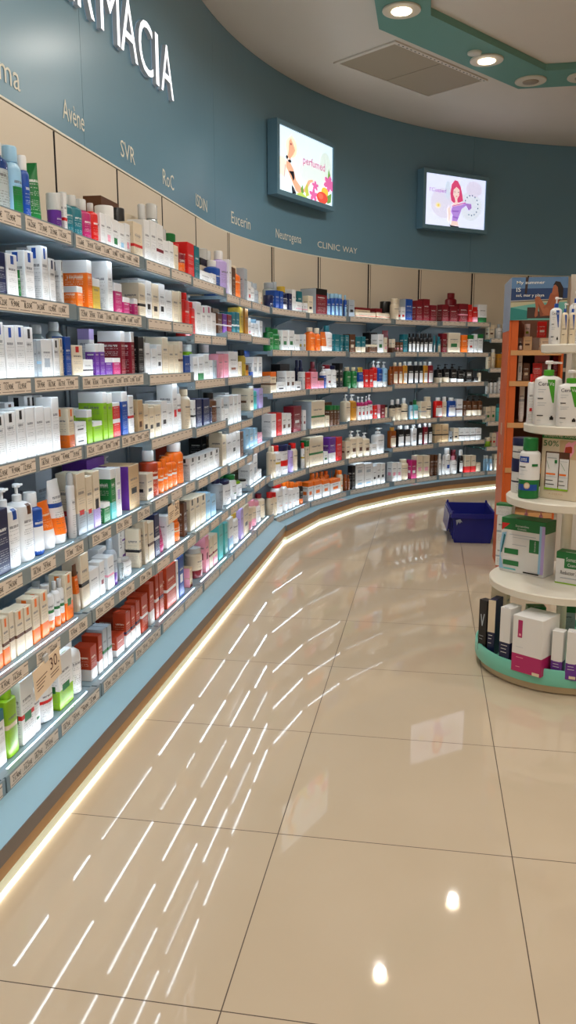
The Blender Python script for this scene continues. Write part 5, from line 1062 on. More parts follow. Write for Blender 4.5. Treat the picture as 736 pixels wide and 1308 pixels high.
p|W,hM,mR|FF4|2|0.288|0.050|0.7296|0.046|0.046|0.199|white pump bottle with magenta top and red panel, second of four, fourth shelf, far wall
p|W,hM,mR|FF4|2|0.340|0.050|0.7296|0.035|0.035|0.204|white pump bottle with magenta top and red panel, third of four, fourth shelf, far wall
p|W,hM,mR|FF4|2|0.398|0.050|0.7296|0.058|0.058|0.215|white pump bottle with magenta top and red panel, fourth of four, fourth shelf, far wall
x|R,mW|FF4|2|0.464|0.050|0.7296|0.047|0.052|0.118|red carton with white panel, fourth shelf down of the far wall
x|P,bW|FF4|2|0.518|0.050|0.7296|0.036|0.040|0.123|pink carton with white base, fourth shelf down of the far wall
x|D,mW|FF4|2|0.578|0.050|0.7296|0.061|0.067|0.120|maroon carton with white panel, second of two rightwards, fourth shelf down of the far wall
x|w,hK|FF4|2|0.634|0.050|0.7296|0.027|0.075|0.117|cream carton with black top, fourth shelf down of the far wall
b|w,hK,cW|FF4|3|0.075|0.050|0.6966|0.061|0.061|0.189|cream bottle with black top and white cap, first of two rightwards, fourth shelf, far wall
b|w,hK,cW|FF4|3|0.152|0.050|0.6966|0.073|0.073|0.193|cream bottle with black top and white cap, second of two rightwards, fourth shelf, far wall
b|w,sK,cW|FF4|3|0.236|0.050|0.6966|0.074|0.074|0.198|cream bottle with black stripe and white cap, fourth shelf down of the far wall
b|b,mW,cK|FF4|3|0.316|0.050|0.6966|0.043|0.043|0.167|pale blue bottle with white panel and black cap, fourth shelf down of the far wall
b|t,mW,cG|FF4|3|0.380|0.050|0.6966|0.065|0.065|0.179|turquoise bottle with white panel and green cap, fourth shelf down of the far wall
x|w,sS|FF4|3|0.472|0.050|0.6966|0.077|0.075|0.162|cream carton with silver stripe, fourth shelf down of the far wall
b|w,sK,cw|FF4|3|0.560|0.050|0.6966|0.078|0.078|0.202|cream bottle with black stripe and cream cap, fourth shelf down of the far wall
s|R,mW,cW|FF4|4|0.053|0.050|0.6996|0.091|0.050|0.189|red flat bottle with white panel and white cap, fourth shelf down of the far wall
b|w,cW|FF4|4|0.132|0.050|0.6996|0.049|0.049|0.194|cream bottle with white cap, fourth shelf down of the far wall
s|B,mW,cW|FF4|4|0.216|0.050|0.6996|0.099|0.050|0.184|blue flat bottle with white panel and white cap, fourth shelf down of the far wall
x|W,sn|FF4|4|0.311|0.050|0.6996|0.070|0.075|0.167|white carton with brown stripe, fourth shelf down of the far wall
x|n|FF4|4|0.376|0.050|0.6996|0.040|0.044|0.151|brown carton, fourth shelf down of the far wall
p|n,bw|FF4|4|0.435|0.050|0.6996|0.061|0.061|0.194|brown pump bottle with cream base, first of three rightwards, fourth shelf, far wall
p|n,bw|FF4|4|0.512|0.050|0.6996|0.072|0.072|0.192|brown pump bottle with cream base, second of three rightwards, fourth shelf, far wall
p|n,bw|FF4|4|0.586|0.050|0.6996|0.055|0.062|0.190|brown pump bottle with cream base, third of three rightwards, fourth shelf, far wall
x|G,hn|FF4|1|0.538|0.120|0.7106|0.107|0.075|0.187|green carton with brown top, fourth shelf down of the far wall
b|w,mY,cw|FF5|0|0.107|0.050|0.4156|0.042|0.042|0.239|cream bottle with golden panel and cream cap, first of two rightwards, fifth shelf, far wall
b|w,mY,cw|FF5|0|0.171|0.050|0.4156|0.057|0.057|0.227|cream bottle with golden panel and cream cap, second of two rightwards, fifth shelf, far wall
b|W,sY,cR|FF5|0|0.259|0.050|0.4156|0.089|0.085|0.224|white bottle with golden stripe and red cap, first of two rightwards, fifth shelf, far wall
j|W,cR|FF5|0|0.387|0.050|0.4156|0.139|0.085|0.103|white jar with red cap, fifth shelf down of the far wall
j|W,cN|FF5|0|0.387|0.050|0.5190|0.139|0.085|0.114|white jar with navy cap, fifth shelf down of the far wall
b|v,cN|FF5|0|0.505|0.050|0.4156|0.064|0.064|0.200|lilac bottle with navy cap, fifth shelf down of the far wall
b|w,cR|FF5|0|0.594|0.050|0.4156|0.082|0.082|0.209|cream bottle with red cap, fifth shelf down of the far wall
b|W,sY,cR|FF5|1|0.023|0.050|0.4156|0.031|0.031|0.198|white bottle with golden stripe and red cap, second of two rightwards, fifth shelf, far wall
x|w,hG|FF5|1|0.075|0.050|0.4156|0.048|0.053|0.210|cream carton with green top, fifth shelf down of the far wall
x|w,sG|FF5|1|0.217|0.050|0.4156|0.213|0.080|0.229|cream carton with green stripe, fifth shelf down of the far wall
x|W,mG|FF5|1|0.370|0.050|0.4156|0.065|0.040|0.096|white carton with green panel, fifth shelf down of the far wall
x|V,bW|FF5|1|0.482|0.050|0.4156|0.107|0.075|0.201|purple carton with white base, fifth shelf down of the far wall
x|R|FF5|1|0.598|0.050|0.4156|0.099|0.075|0.197|red carton, fifth shelf down of the far wall
x|w,mn|FF5|2|0.073|0.050|0.4166|0.066|0.073|0.147|cream carton with brown panel, fifth shelf down of the far wall
p|w,mn|FF5|2|0.160|0.050|0.4166|0.090|0.085|0.227|cream pump bottle with brown panel, first of three rightwards, fifth shelf, far wall
p|w,mn|FF5|2|0.256|0.050|0.4166|0.080|0.080|0.227|cream pump bottle with brown panel, second of three rightwards, fifth shelf, far wall
p|w,mn|FF5|2|0.355|0.050|0.4166|0.093|0.085|0.200|cream pump bottle with brown panel, third of three rightwards, fifth shelf, far wall
x|W|FF5|2|0.451|0.050|0.4166|0.072|0.075|0.097|white carton, fifth shelf down of the far wall
p|W,mn|FF5|2|0.563|0.050|0.4166|0.134|0.085|0.228|white pump bottle with brown panel, fifth shelf down of the far wall
s|A,mw,cy|FF5|3|0.073|0.050|0.4546|0.082|0.049|0.186|amber brown flat bottle with cream panel and amber cap, fifth shelf, far wall
s|K,mW,cW|FF5|3|0.177|0.050|0.4546|0.084|0.050|0.195|black flat bottle with white panel and white cap, first of four, fifth shelf, far wall
s|K,mW,cW|FF5|3|0.266|0.050|0.4546|0.075|0.045|0.190|black flat bottle with white panel and white cap, second of four, fifth shelf, far wall
s|W,mK,cW|FF5|3|0.357|0.050|0.4546|0.065|0.039|0.193|white flat bottle with black panel and white cap, fifth shelf down of the far wall
s|K,mW,cW|FF5|3|0.439|0.050|0.4546|0.055|0.033|0.196|black flat bottle with white panel and white cap, third of four, fifth shelf, far wall
s|D,mW,cW|FF5|3|0.515|0.050|0.4546|0.056|0.033|0.199|maroon flat bottle with white panel and white cap, fifth shelf down of the far wall
s|K,mW,cW|FF5|3|0.582|0.050|0.4546|0.056|0.034|0.196|black flat bottle with white panel and white cap, fourth of four, fifth shelf, far wall
x|e,sK|FF5|4|0.051|0.050|0.4616|0.078|0.075|0.177|beige carton with black stripe, first of two rightwards, fifth shelf down of the far wall
x|e,sK|FF5|4|0.139|0.050|0.4616|0.079|0.075|0.173|beige carton with black stripe, second of two rightwards, fifth shelf down of the far wall
x|S,mK|FF5|4|0.209|0.050|0.4616|0.040|0.044|0.103|silver carton with black panel, fifth shelf down of the far wall
x|w,mK|FF5|4|0.278|0.050|0.4616|0.060|0.066|0.130|cream carton with black panel, fifth shelf down of the far wall
x|W,sK|FF5|4|0.349|0.050|0.4616|0.061|0.067|0.127|white carton with black stripe, first of four rightwards, fifth shelf down of the far wall
x|W,sK|FF5|4|0.420|0.050|0.4616|0.061|0.067|0.124|white carton with black stripe, second of four rightwards, fifth shelf down of the far wall
x|W,sK|FF5|4|0.491|0.050|0.4616|0.062|0.068|0.120|white carton with black stripe, third of four rightwards, fifth shelf down of the far wall
x|W,sK|FF5|4|0.569|0.050|0.4616|0.073|0.075|0.117|white carton with black stripe, fourth of four rightwards, fifth shelf down of the far wall
k|V|FF5|1|0.461|0.130|0.4156|0.145|0.050|0.186|purple pouch, fifth shelf down of the far wall
b|w,cR|FF6|0|0.077|0.030|0.1516|0.057|0.057|0.177|cream bottle with red cap, first of two counted rightwards, bottom shelf of the far wall
b|w,cR|FF6|0|0.141|0.030|0.1516|0.043|0.043|0.167|cream bottle with red cap, second of two counted rightwards, bottom shelf of the far wall
b|W,mO,cR|FF6|0|0.238|0.030|0.1516|0.119|0.085|0.237|white bottle with orange panel and red cap, bottom shelf of the far wall
b|W,mO,cO|FF6|0|0.343|0.030|0.1516|0.062|0.062|0.223|white bottle with orange panel, first of four, bottom shelf of the far wall
b|W,mO,cO|FF6|0|0.421|0.030|0.1516|0.063|0.063|0.207|white bottle with orange panel, second of four, bottom shelf of the far wall
b|W,mO,cO|FF6|0|0.501|0.030|0.1516|0.065|0.065|0.190|white bottle with orange panel, third of four, bottom shelf of the far wall
b|W,mO,cO|FF6|0|0.583|0.030|0.1516|0.066|0.066|0.172|white bottle with orange panel, fourth of four, bottom shelf of the far wall
b|K,bO,cO|FF6|0|0.665|0.030|0.1516|0.063|0.063|0.171|black bottle with orange base and orange cap, bottom shelf of the far wall
x|W,mO,hO|FF6|1|0.091|0.030|0.1516|0.074|0.070|0.149|white carton with orange top, first of four, bottom shelf of the far wall
x|W,mO,hO|FF6|1|0.209|0.030|0.1516|0.114|0.070|0.146|white carton with orange top, second of four, bottom shelf of the far wall
x|W,mO,hO|FF6|1|0.344|0.030|0.1516|0.105|0.070|0.135|white carton with orange top, third of four, bottom shelf of the far wall
x|W,mO,hO|FF6|1|0.505|0.030|0.1516|0.164|0.070|0.122|white carton with orange top, fourth of four, bottom shelf of the far wall
b|w,mO,cO|FF6|1|0.624|0.030|0.1516|0.048|0.056|0.179|cream bottle with orange panel and orange cap, bottom shelf of the far wall
b|A,cA|FF6|2|0.024|0.030|0.1516|0.032|0.033|0.139|amber brown bottle with amber brown cap, first of two, bottom shelf of the far wall
b|A,cA|FF6|2|0.068|0.030|0.1516|0.033|0.033|0.128|amber brown bottle with amber brown cap, second of two, bottom shelf of the far wall
x|K|FF6|2|0.128|0.030|0.1516|0.045|0.049|0.202|black carton, bottom shelf of the far wall
x|W,mb|FF6|2|0.220|0.030|0.1516|0.115|0.075|0.098|white carton with pale blue panel, first of two rightwards, bottom shelf of the far wall
x|W,mb|FF6|2|0.348|0.030|0.1516|0.118|0.075|0.091|white carton with pale blue panel, second of two rightwards, bottom shelf of the far wall
x|W,mS|FF6|2|0.220|0.030|0.2500|0.115|0.075|0.115|white carton with silver panel, first of two counted rightwards, bottom shelf of the far wall
x|W,mS|FF6|2|0.348|0.030|0.2430|0.118|0.075|0.110|white carton with silver panel, second of two counted rightwards, bottom shelf of the far wall
x|W,mK|FF6|2|0.441|0.030|0.1516|0.048|0.053|0.164|white carton with black panel, first of three counted rightwards, bottom shelf of the far wall
x|W,mK|FF6|2|0.501|0.030|0.1516|0.049|0.053|0.186|white carton with black panel, second of three counted rightwards, bottom shelf of the far wall
x|W,mK|FF6|2|0.568|0.030|0.1516|0.062|0.068|0.180|white carton with black panel, third of three counted rightwards, bottom shelf of the far wall
x|W,mP|FF6|3|0.072|0.030|0.1516|0.062|0.068|0.172|white carton with pink panel, first of two counted rightwards, bottom shelf of the far wall
x|W,mP|FF6|3|0.140|0.030|0.1516|0.053|0.058|0.166|white carton with pink panel, second of two counted rightwards, bottom shelf of the far wall
b|w,cw|FF6|3|0.229|0.030|0.1516|0.107|0.085|0.188|cream bottle with cream cap, bottom shelf of the far wall
x|M,mW|FF6|3|0.337|0.030|0.1516|0.065|0.072|0.172|magenta carton with white panel, bottom shelf of the far wall
x|w,mP|FF6|3|0.418|0.030|0.1516|0.077|0.075|0.210|cream carton with pink panel, first of two counted rightwards, bottom shelf of the far wall
x|w,mP|FF6|3|0.512|0.030|0.1516|0.089|0.075|0.203|cream carton with pink panel, second of two counted rightwards, bottom shelf of the far wall
x|n|FF6|3|0.590|0.030|0.1516|0.045|0.050|0.204|brown carton, first of two counted rightwards, bottom shelf of the far wall
x|n|FF6|4|0.022|0.030|0.1516|0.029|0.043|0.200|brown carton, second of two counted rightwards, bottom shelf of the far wall
b|W,cW|FF6|4|0.075|0.030|0.1516|0.039|0.039|0.204|white bottle with white cap, first of two counted rightwards, bottom shelf of the far wall
b|W,cW|FF6|4|0.120|0.030|0.1516|0.030|0.030|0.187|white bottle with white cap, second of two counted rightwards, bottom shelf of the far wall
b|W,mB,cW|FF6|4|0.178|0.030|0.1516|0.069|0.069|0.251|white bottle with blue panel and white cap, bottom shelf of the far wall
b|W,mK,cP|FF6|4|0.264|0.030|0.1516|0.080|0.080|0.170|white bottle with black panel and pink cap, bottom shelf of the far wall
b|K,mW,cW|FF6|4|0.348|0.030|0.1516|0.051|0.051|0.226|black bottle with white panel and white cap, bottom shelf of the far wall
x|w,bR|FF6|4|0.421|0.030|0.1516|0.072|0.075|0.168|cream carton with red base, first of two counted rightwards, bottom shelf of the far wall
x|w,bR|FF6|4|0.498|0.030|0.1516|0.062|0.068|0.164|cream carton with red base, second of two counted rightwards, bottom shelf of the far wall
x|w|FF6|4|0.568|0.030|0.1516|0.052|0.058|0.089|cream carton, first of two counted rightwards, bottom shelf of the far wall
b|b,cC|FF6|5|0.016|0.030|0.1516|0.017|0.017|0.155|pale blue bottle with clear cap, first of two rightwards, bottom shelf of the far wall
b|b,cC|FF6|5|0.053|0.030|0.1516|0.037|0.037|0.153|pale blue bottle with clear cap, second of two rightwards, bottom shelf of the far wall
b|b,mW,cC|FF6|5|0.099|0.030|0.1516|0.037|0.037|0.143|pale blue bottle with white panel and clear cap, bottom shelf of the far wall
x|w|FF6|5|0.159|0.030|0.1516|0.047|0.052|0.164|cream carton, second of two counted rightwards, bottom shelf of the far wall
b|D,cD|FF6|4|0.349|0.130|0.1516|0.071|0.071|0.217|maroon bottle with maroon cap, bottom shelf of the far wall
b|O,cO|FF6|1|0.345|0.140|0.1516|0.052|0.052|0.178|orange bottle with orange cap, first of six counted rightwards, bottom shelf of the far wall
b|O,cO|FF6|1|0.423|0.140|0.1516|0.053|0.053|0.176|orange bottle with orange cap, second of six counted rightwards, bottom shelf of the far wall
b|O,cO|FF6|1|0.502|0.140|0.1516|0.054|0.054|0.173|orange bottle with orange cap, third of six counted rightwards, bottom shelf of the far wall
b|O,cO|FF6|1|0.584|0.140|0.1516|0.055|0.055|0.170|orange bottle with orange cap, fourth of six counted rightwards, bottom shelf of the far wall
b|O,cO|FF6|1|0.643|0.140|0.1516|0.009|0.009|0.167|orange bottle with orange cap, fifth of six counted rightwards, bottom shelf of the far wall
b|O,cO|FF6|2|0.053|0.140|0.1516|0.044|0.044|0.167|orange bottle with orange cap, sixth of six counted rightwards, bottom shelf of the far wall
x|w,mn|FG1|5|0.050|0.050|1.4306|0.063|0.069|0.138|cream carton with brown panel, top glass shelf of the far wall
b|W,cS|FG1|5|0.149|0.050|1.4306|0.064|0.064|0.147|white bottle with silver cap, top glass shelf of the far wall
x|w|FG1|5|0.231|0.050|1.4306|0.064|0.071|0.148|cream carton, top glass shelf of the far wall
p|w|FG2|5|0.037|0.050|1.1486|0.045|0.045|0.161|cream pump bottle, second glass shelf of the far wall
b|w,cW|FG2|5|0.091|0.050|1.1486|0.046|0.046|0.191|cream bottle with white cap, second glass shelf of the far wall
x|y|FG2|5|0.165|0.050|1.1486|0.064|0.071|0.146|amber carton, second glass shelf of the far wall
x|W|FG2|5|0.247|0.050|1.1486|0.065|0.071|0.161|white carton, second glass shelf of the far wall
b|W,cK|FG3|5|0.037|0.050|0.9076|0.036|0.036|0.140|white bottle with black cap, first of three rightwards, third glass shelf of the far wall
b|W,cK|FG3|5|0.082|0.050|0.9076|0.037|0.037|0.139|white bottle with black cap, second of three rightwards, third glass shelf of the far wall
b|W,cK|FG3|5|0.128|0.050|0.9076|0.037|0.037|0.139|white bottle with black cap, third of three rightwards, third glass shelf of the far wall
b|W,mV,cW|FG3|5|0.178|0.050|0.9076|0.046|0.046|0.161|white bottle with purple panel and white cap, third glass shelf of the far wall
x|w|FG3|5|0.253|0.050|0.9076|0.065|0.072|0.145|cream carton, third glass shelf of the far wall
x|w,mG|FG4|5|0.051|0.050|0.6326|0.055|0.061|0.149|cream carton with green panel, first of two rightwards, fourth glass shelf of the far wall
x|w,mG|FG4|5|0.111|0.050|0.6326|0.046|0.051|0.155|cream carton with green panel, second of two rightwards, fourth glass shelf of the far wall
b|t,cT|FG4|5|0.175|0.050|0.6326|0.046|0.046|0.177|turquoise bottle with teal cap, fourth glass shelf of the far wall
x|t|FG4|5|0.254|0.050|0.6326|0.075|0.075|0.160|turquoise carton, fourth glass shelf of the far wall
j|g,cw|FG5|5|0.075|0.050|0.3856|0.056|0.056|0.095|lime jar with cream cap, lowest glass shelf of the far wall
x|w,mR|FG5|5|0.134|0.050|0.3856|0.047|0.051|0.140|cream carton with red panel, lowest glass shelf of the far wall
x|P|FG5|5|0.194|0.050|0.3856|0.056|0.062|0.145|pink carton, lowest glass shelf of the far wall'''
prods = [ln.split('|') for ln in DATA.strip().splitlines()]
cnt = {}
for p in prods:
    k = (p[0], p[1], p[2]); cnt[k] = cnt.get(k, 0)+1
for kind, st, sh, bay, s, d0, z0, w, d, h, label in prods:
    zone, shelf = sh[0], sh[1:]
    org, rz = FRAME[(zone, int(bay)-(0 if zone == 'F' else 0))]
    s, d0, z0, w, d, h = map(float, (s, d0, z0, w, d, h))
    t = Vector((math.cos(rz), math.sin(rz))); n = Vector((-t.y, t.x)); q = org+t*s+n*(d0+d/2)
    grp = ('%s %s on the %s' % (PC[st[0]], PLUR[kind], SHELFNAME[shelf])) if (cnt[(kind, st, sh)] > 1 and shelf in SHELFNAME) else None
    put(kind, st, (q.x, q.y, z0), rz, w, d, h, label, grp)

LOOSE = '''p|W,cB,zcb|0.461|3.250|0.000|1.2976|0.042|0.050|0.173|white pump lotion bottle with blue triangle, foremost on top tier of round white display
p|w,cB,zcb|0.492|3.240|0.000|1.2976|0.025|0.030|0.150|slim white pump bottle just right of the foremost bottle on the top tier
p|w,cB,zcb|0.520|3.240|0.000|1.2976|0.025|0.030|0.149|slim white pump bottle, second rightwards of the slim pair on the top tier
p|W,cL,zcg|0.444|3.222|-0.000|0.9946|0.100|0.065|0.241|large white pump lotion bottle with green triangle, left one on second tier
p|W,cL,zcg|0.517|3.158|0.000|0.9946|0.095|0.045|0.207|white pump lotion bottle with green triangle, shorter front right one on second tier
s|W,cR,mR|0.389|3.285|0.000|0.9946|0.021|0.050|0.190|white bottle with red label squeezed left of the large pump bottle
j|W,cN,bW,sN|0.379|3.360|0.162|0.7096|0.083|0.080|0.138|lower navy lidded white cream jar of the stack on third tier
j|W,cN,bW,sN|0.379|3.360|0.162|0.8480|0.083|0.080|0.084|upper navy lidded white cream jar of the stack on third tier
b|W,cG,bG,zems|0.392|3.222|-0.331|0.7096|0.079|0.070|0.235|white mouthwash bottle with green cap and green base beside the gift box
x|w,zgift|0.512|3.215|-0.633|0.7096|0.149|0.055|0.255|cream gift box with two bottles behind a window and green header
x|W,hG,zsoma|0.419|3.375|-0.596|0.3706|0.197|0.090|0.228|large white carton with green top and red corner flash on fourth tier
x|W,hG,zsomb|0.576|3.230|-0.488|0.3706|0.111|0.060|0.128|low white carton with green label at right front of fourth tier
x|W,sS|0.335|3.490|-0.428|0.3706|0.049|0.060|0.098|lower white carton of the pair stacked left behind the large green topped carton
x|W,sS|0.335|3.490|-0.428|0.4688|0.049|0.060|0.120|upper white carton of the pair stacked left behind the large green topped carton
x|K,zv|0.253|3.230|-0.838|0.0706|0.043|0.036|0.216|dark grey carton with pale letter V at left end of turquoise tray
x|N,zwn|0.289|3.210|-0.475|0.0706|0.030|0.075|0.230|white and navy carton second from the left end of turquoise tray
x|W,bN,zl|0.338|3.108|-0.660|0.0706|0.046|0.075|0.231|taller white carton with navy base third from the left end of turquoise tray
x|W,bM,zm|0.427|3.050|-0.616|0.0706|0.123|0.130|0.221|large white carton with magenta base and magenta tab on turquoise tray
x|W,bV,zl|0.506|3.003|-0.452|0.0706|0.042|0.040|0.179|slim white carton with purple base next to the large magenta one
x|W,bV,zl|0.552|2.978|-0.275|0.0706|0.042|0.040|0.187|slim white carton with purple base at right front of turquoise tray
x|w|0.325|3.420|-0.400|0.0706|0.070|0.050|0.245|tall cream carton behind the dark cartons at left of turquoise tray
x|S,hG|0.470|3.400|0.100|0.0706|0.075|0.050|0.150|pale grey carton behind the large magenta carton, left of two
x|S,hG|0.600|3.440|-0.100|0.0706|0.075|0.050|0.150|pale grey carton behind the large magenta carton, right of two
x|W,hG|0.335|3.490|-0.420|0.5898|0.068|0.046|0.050|small white carton with green top lying on the stacked white pair, fourth tier
p|P,cP|0.420|3.482|0.000|0.3706|0.042|0.042|0.268|pink pump bottle behind the large green topped carton, left of two
p|P,cP|0.478|3.465|0.000|0.3706|0.042|0.042|0.262|pink pump bottle behind the large green topped carton, right of two
x|S,sG|0.670|3.330|0.300|0.3706|0.090|0.090|0.200|silver grey carton behind right of the large green topped carton
p|W,cB|0.545|3.320|0.000|1.2976|0.050|0.050|0.200|white pump bottle with blue collar at the back of top tier
p|W,cL|0.590|3.370|0.000|0.9946|0.075|0.050|0.250|white pump bottle with green collar at the back of second tier
x|W,mg|0.556|5.036|0|1.3656|0.031|0.031|0.079|white carton with lime disc on the small riser of the orange stand
x|R,mW|0.640|5.044|0|1.3656|0.049|0.049|0.092|red carton on the small riser of the orange stand
b|K,mW,cW|0.504|4.871|0|1.2916|0.022|0.022|0.051|small dark bottle with white label on upper shelf of the orange stand
x|e,mn|0.543|4.884|0|1.2916|0.048|0.048|0.077|kraft carton with brown picture on upper shelf of the orange stand
x|w,mO|0.642|4.888|0|1.2916|0.056|0.056|0.068|cream carton with orange picture on upper shelf of the orange stand
x|W,mS|0.508|4.871|0|1.1206|0.022|0.022|0.152|tall white carton at left end of middle shelf of the orange stand
x|n,mw|0.544|4.878|0|1.1206|0.037|0.037|0.099|brown carton on middle shelf of the orange stand
k|R|0.606|4.880|0|1.1206|0.052|0.040|0.099|red pouch on middle shelf of the orange stand
k|P|0.641|4.970|0|1.1206|0.084|0.040|0.152|pink pouch behind the red one on middle shelf of the orange stand
k|D|0.705|4.880|0|1.1206|0.026|0.040|0.138|maroon pouch at right end of middle shelf of the orange stand
u|W,cW,sS|0.528|4.875|0|0.8856|0.031|0.031|0.201|white tube standing on lower shelf of the orange stand
x|D,mR|0.578|4.878|0|0.8856|0.035|0.035|0.214|maroon carton on lower shelf of the orange stand
x|N,mW|0.633|4.884|0|0.8856|0.048|0.048|0.174|navy carton on lower shelf of the orange stand'''
for ln in LOOSE.strip().splitlines():
    kind, st, x, y, rz, z0, w, d, h, label = ln.split('|')
    put(kind, st, (float(x), float(y), float(z0)), float(rz), float(w), float(d), float(h), label, None)

# ------------------------------------------------------------------ hanging price cards
def price_card(y, ztop, w, h, tilt, num, label):
    o = empty('price_card', (XF+.006, y, ztop), PI/2); o.rotation_euler = (0, tilt, PI/2); tag(o, label, 'sign')
    b = MB(); b.box(-w/2, w/2, -.0015, 0, -h, 0); c = b.build('card', mat('card_paper', (.95,.86,.75), .6), o)
    b = MB(); f = lambda ox, oz: (lambda x, y_: (ox+x, -.0021, oz+y_))
    add_text(b, num, f(w*.10, -h*.52), 0, w=w*.34, h=h*.42)
    for k in range(4): b.box(-w*.42, -w*.02-.01*k, -.0021, -.0016, -h*(.42+.11*k)-.001, -h*(.42+.11*k)+.001)
    for k in range(2): b.box(w*.08, w*.40, -.0021, -.0016, -h*(.66+.1*k)-.001, -h*(.66+.1*k)+.001)
    b.build('card_lettering', mat('brown_ink', (.36,.20,.17), .6), c)
    b = MB(); b.box(-.012, .012, -.003, .004, -.008, .012); b.build('clip', plain('C'), o)
price_card(2.02, .408, .165, .088, -.12, '30.', 'cream price card printed 30 hanging over the bottom shelf near the lime tube')
price_card(3.215, .648, .15, .075, -.05, '50', 'cream price card printed 50 hanging over the sixth shelf near the brown carton')
for (x, y, rz, lab) in ((-.775, 6.17, 1.05, 'pale price leaflet lying on the blue ledge under the orange capped bottles'), (-.105, 7.345, .85, 'pale price leaflet lying on the blue ledge under the magenta carton')):
    pass

# ------------------------------------------------------------------ lettering on the fascia
def wallpt(y, z, off): return (-1.39+off, y, z)
def arcpt(deg, z, off):
    x, y = arc(FR-.002-off, deg); return (x, y, z)
sign = empty('illuminated_sign', (-1.39, 3.6, 2.575)); tag(sign, 'large illuminated white FARMACIA lettering on the straight part of the blue fascia', 'sign')
M_SIGN = mat('lit_acrylic', (1,1,1), .4, emit=1.25, ecol=(.96,.97,1)); M_SIDE = mat('letter_side', (.80,.84,.90), .4)
for ch, ya, yb in (('F',2.83,2.95),('A',2.98,3.17),('R',3.20,3.36),('M',3.425,3.635),('A',3.645,3.855),('C',3.875,4.07),('I',4.110,4.155),('A',4.19,4.39)):
    vs, fs, x0, x1, y0, y1 = text_mesh(ch, -.004, 4); b = MB(); sx = (yb-ya)/(x1-x0); sz = .235/(y1-y0); D = .022
    n = len(vs); P3 = lambda v, off: (off, ya+(v[0]-x0)*sx-3.6, (v[1]-y0)*sz)
    b.v = [P3(v, D) for v in vs]+[P3(v, .001) for v in vs]
    ed = {}
    for f in fs:
        b.face(list(f), None, 0)
        for i in range(len(f)): ed[(f[i], f[(i+1) % len(f)])] = 1
    for (i, j) in list(ed):
        if (j, i) not in ed: b.face([j, i, n+i, n+j], None, 1)
    b.build('letter', [M_SIGN, M_SIDE], sign)
def brand(txt, label, pts, w, h, cap):
    b = MB(); add_text(b, txt, pts, 0, w=w, h=h, capref=cap)
    o = b.build('wall_lettering', M_LETTER); tag(o, label, 'lettering', 'pale lettering along the blue fascia')
for txt, ya, yb, z, h, cap, lab in (('bioderma',2.27,2.735,2.128,.052,'x','pale lowercase lettering ending in ma at the near end of the fascia'),('Avène',3.06,3.255,2.135,.072,'A','pale lettering starting with A and an accent below the large sign'),
    ('SVR',3.645,3.825,2.135,.072,'S','pale lettering of three serif capitals on the straight fascia, below the large M'),('RoC',4.23,4.416,2.135,.075,'R','pale three letter lettering with a small middle o, below the last large A'),('ISDIN',4.835,5.07,2.135,.068,'I','pale condensed five capital lettering just left of the fascia joint')):
    brand(txt, lab, lambda x, y, ya=ya, z=z: (wallpt(ya+x, z+y, .002) if ya+x < FCY else arcpt(math.degrees((ya+x-FCY)/FR), z+y, .002)), yb-ya, h, cap)
for txt, d0, d1, z, h, cap, lab in (('Eucerin',8.2,12.6,2.146,.075,'E','pale condensed lettering on the curve just right of the fascia joint'),('Neutrogena',18.1,23.3,2.148,.065,'N','pale ten letter lettering on the curve below the first lightbox'),('CLINIC',26.5,30.8,2.146,.050,'C','pale bold capital lettering on the curve between the two lightboxes, first word'),('WAY',31.3,34.0,2.146,.046,'W','pale thin capital lettering on the curve between the lightboxes, second word')):
    brand(txt, lab, lambda x, y, d0=d0, z=z: arcpt(d0+math.degrees(x/FR), z+y, .002), math.radians(d1-d0)*FR, h, cap)

# ------------------------------------------------------------------ lightboxes
def lightbox(deg, half, z0, z1, depth, label, art):
    x, y = arc(FR-.004, deg); a = math.radians(deg); rz = PI/2-a      # local x runs rightwards, y into the wall
    o = empty('lightbox', (x, y, z0), rz); tag(o, label, 'screen', 'lightboxes on the blue fascia')
    w = 2*half; h = z1-z0; sag = FR-math.sqrt(FR*FR-half*half); fr = .034
    b = MB(); b.box(-half, half, -depth, -sag-.006, 0, h); b.build('case', M_FASCIA, o)
    b = MB(); y0, y1 = -depth-.014, -depth-.0002
    b.box(-half, half, y0, y1, 0, fr); b.box(-half, half, y0, y1, h-fr, h); b.box(-half, -half+fr, y0, y1, fr, h-fr); b.box(half-fr, half, y0, y1, fr, h-fr)
    b.build('frame', M_FASCIA, o)
    b = MB(); pw, ph = w-2*fr, h-2*fr
    b.box(-half+fr, half-fr, -depth-.004, -depth-.0003, fr, h-fr); scr = b.build('screen', mat('screen_'+label[:12], art['bg'], .3, emit=.95, ecol=art['bg']), o)
    b = MB(); ms = []; k = 0
    for col, pts in art['polys']:
        m = mat('art_%d_%d_%d' % tuple(int(c*255) for c in col), col, .4, emit=.95*.85, ecol=col)
        if m not in ms: ms.append(m)
        k += 1; yy = -depth-.0042-.00012*k
        if isinstance(pts, str) or isinstance(pts[0], str):
            s, u, v, wu, hv = pts; add_text(b, s, lambda X, Y: (-half+fr+u*pw+X, yy, fr+v*ph+Y), ms.index(m), offset=.004, w=wu*pw, h=hv*ph)
        else: b.poly3([(-half+fr+u*pw, yy, fr+v*ph) for u, v in pts], ms.index(m))
    b.build('picture', ms, scr)
def petal(cx, cy, r, n, col, asp=1.25):
    out = []
    for i in range(n):
        a = 2*PI*i/n+.3; c, s = math.cos(a), math.sin(a); q = []
        for t, wd in ((0,.04),(.4,.28),(.75,.26),(1,0),(.75,-.26),(.4,-.28),(0,-.04)):
            q.append((cx+r*(t*c-wd*s), cy+asp*r*(t*s+wd*c)))
        out.append((col, q))
    return out
SK, PKC, GR = (.93,.70,.58), (.86,.42,.66), (.45,.62,.30)
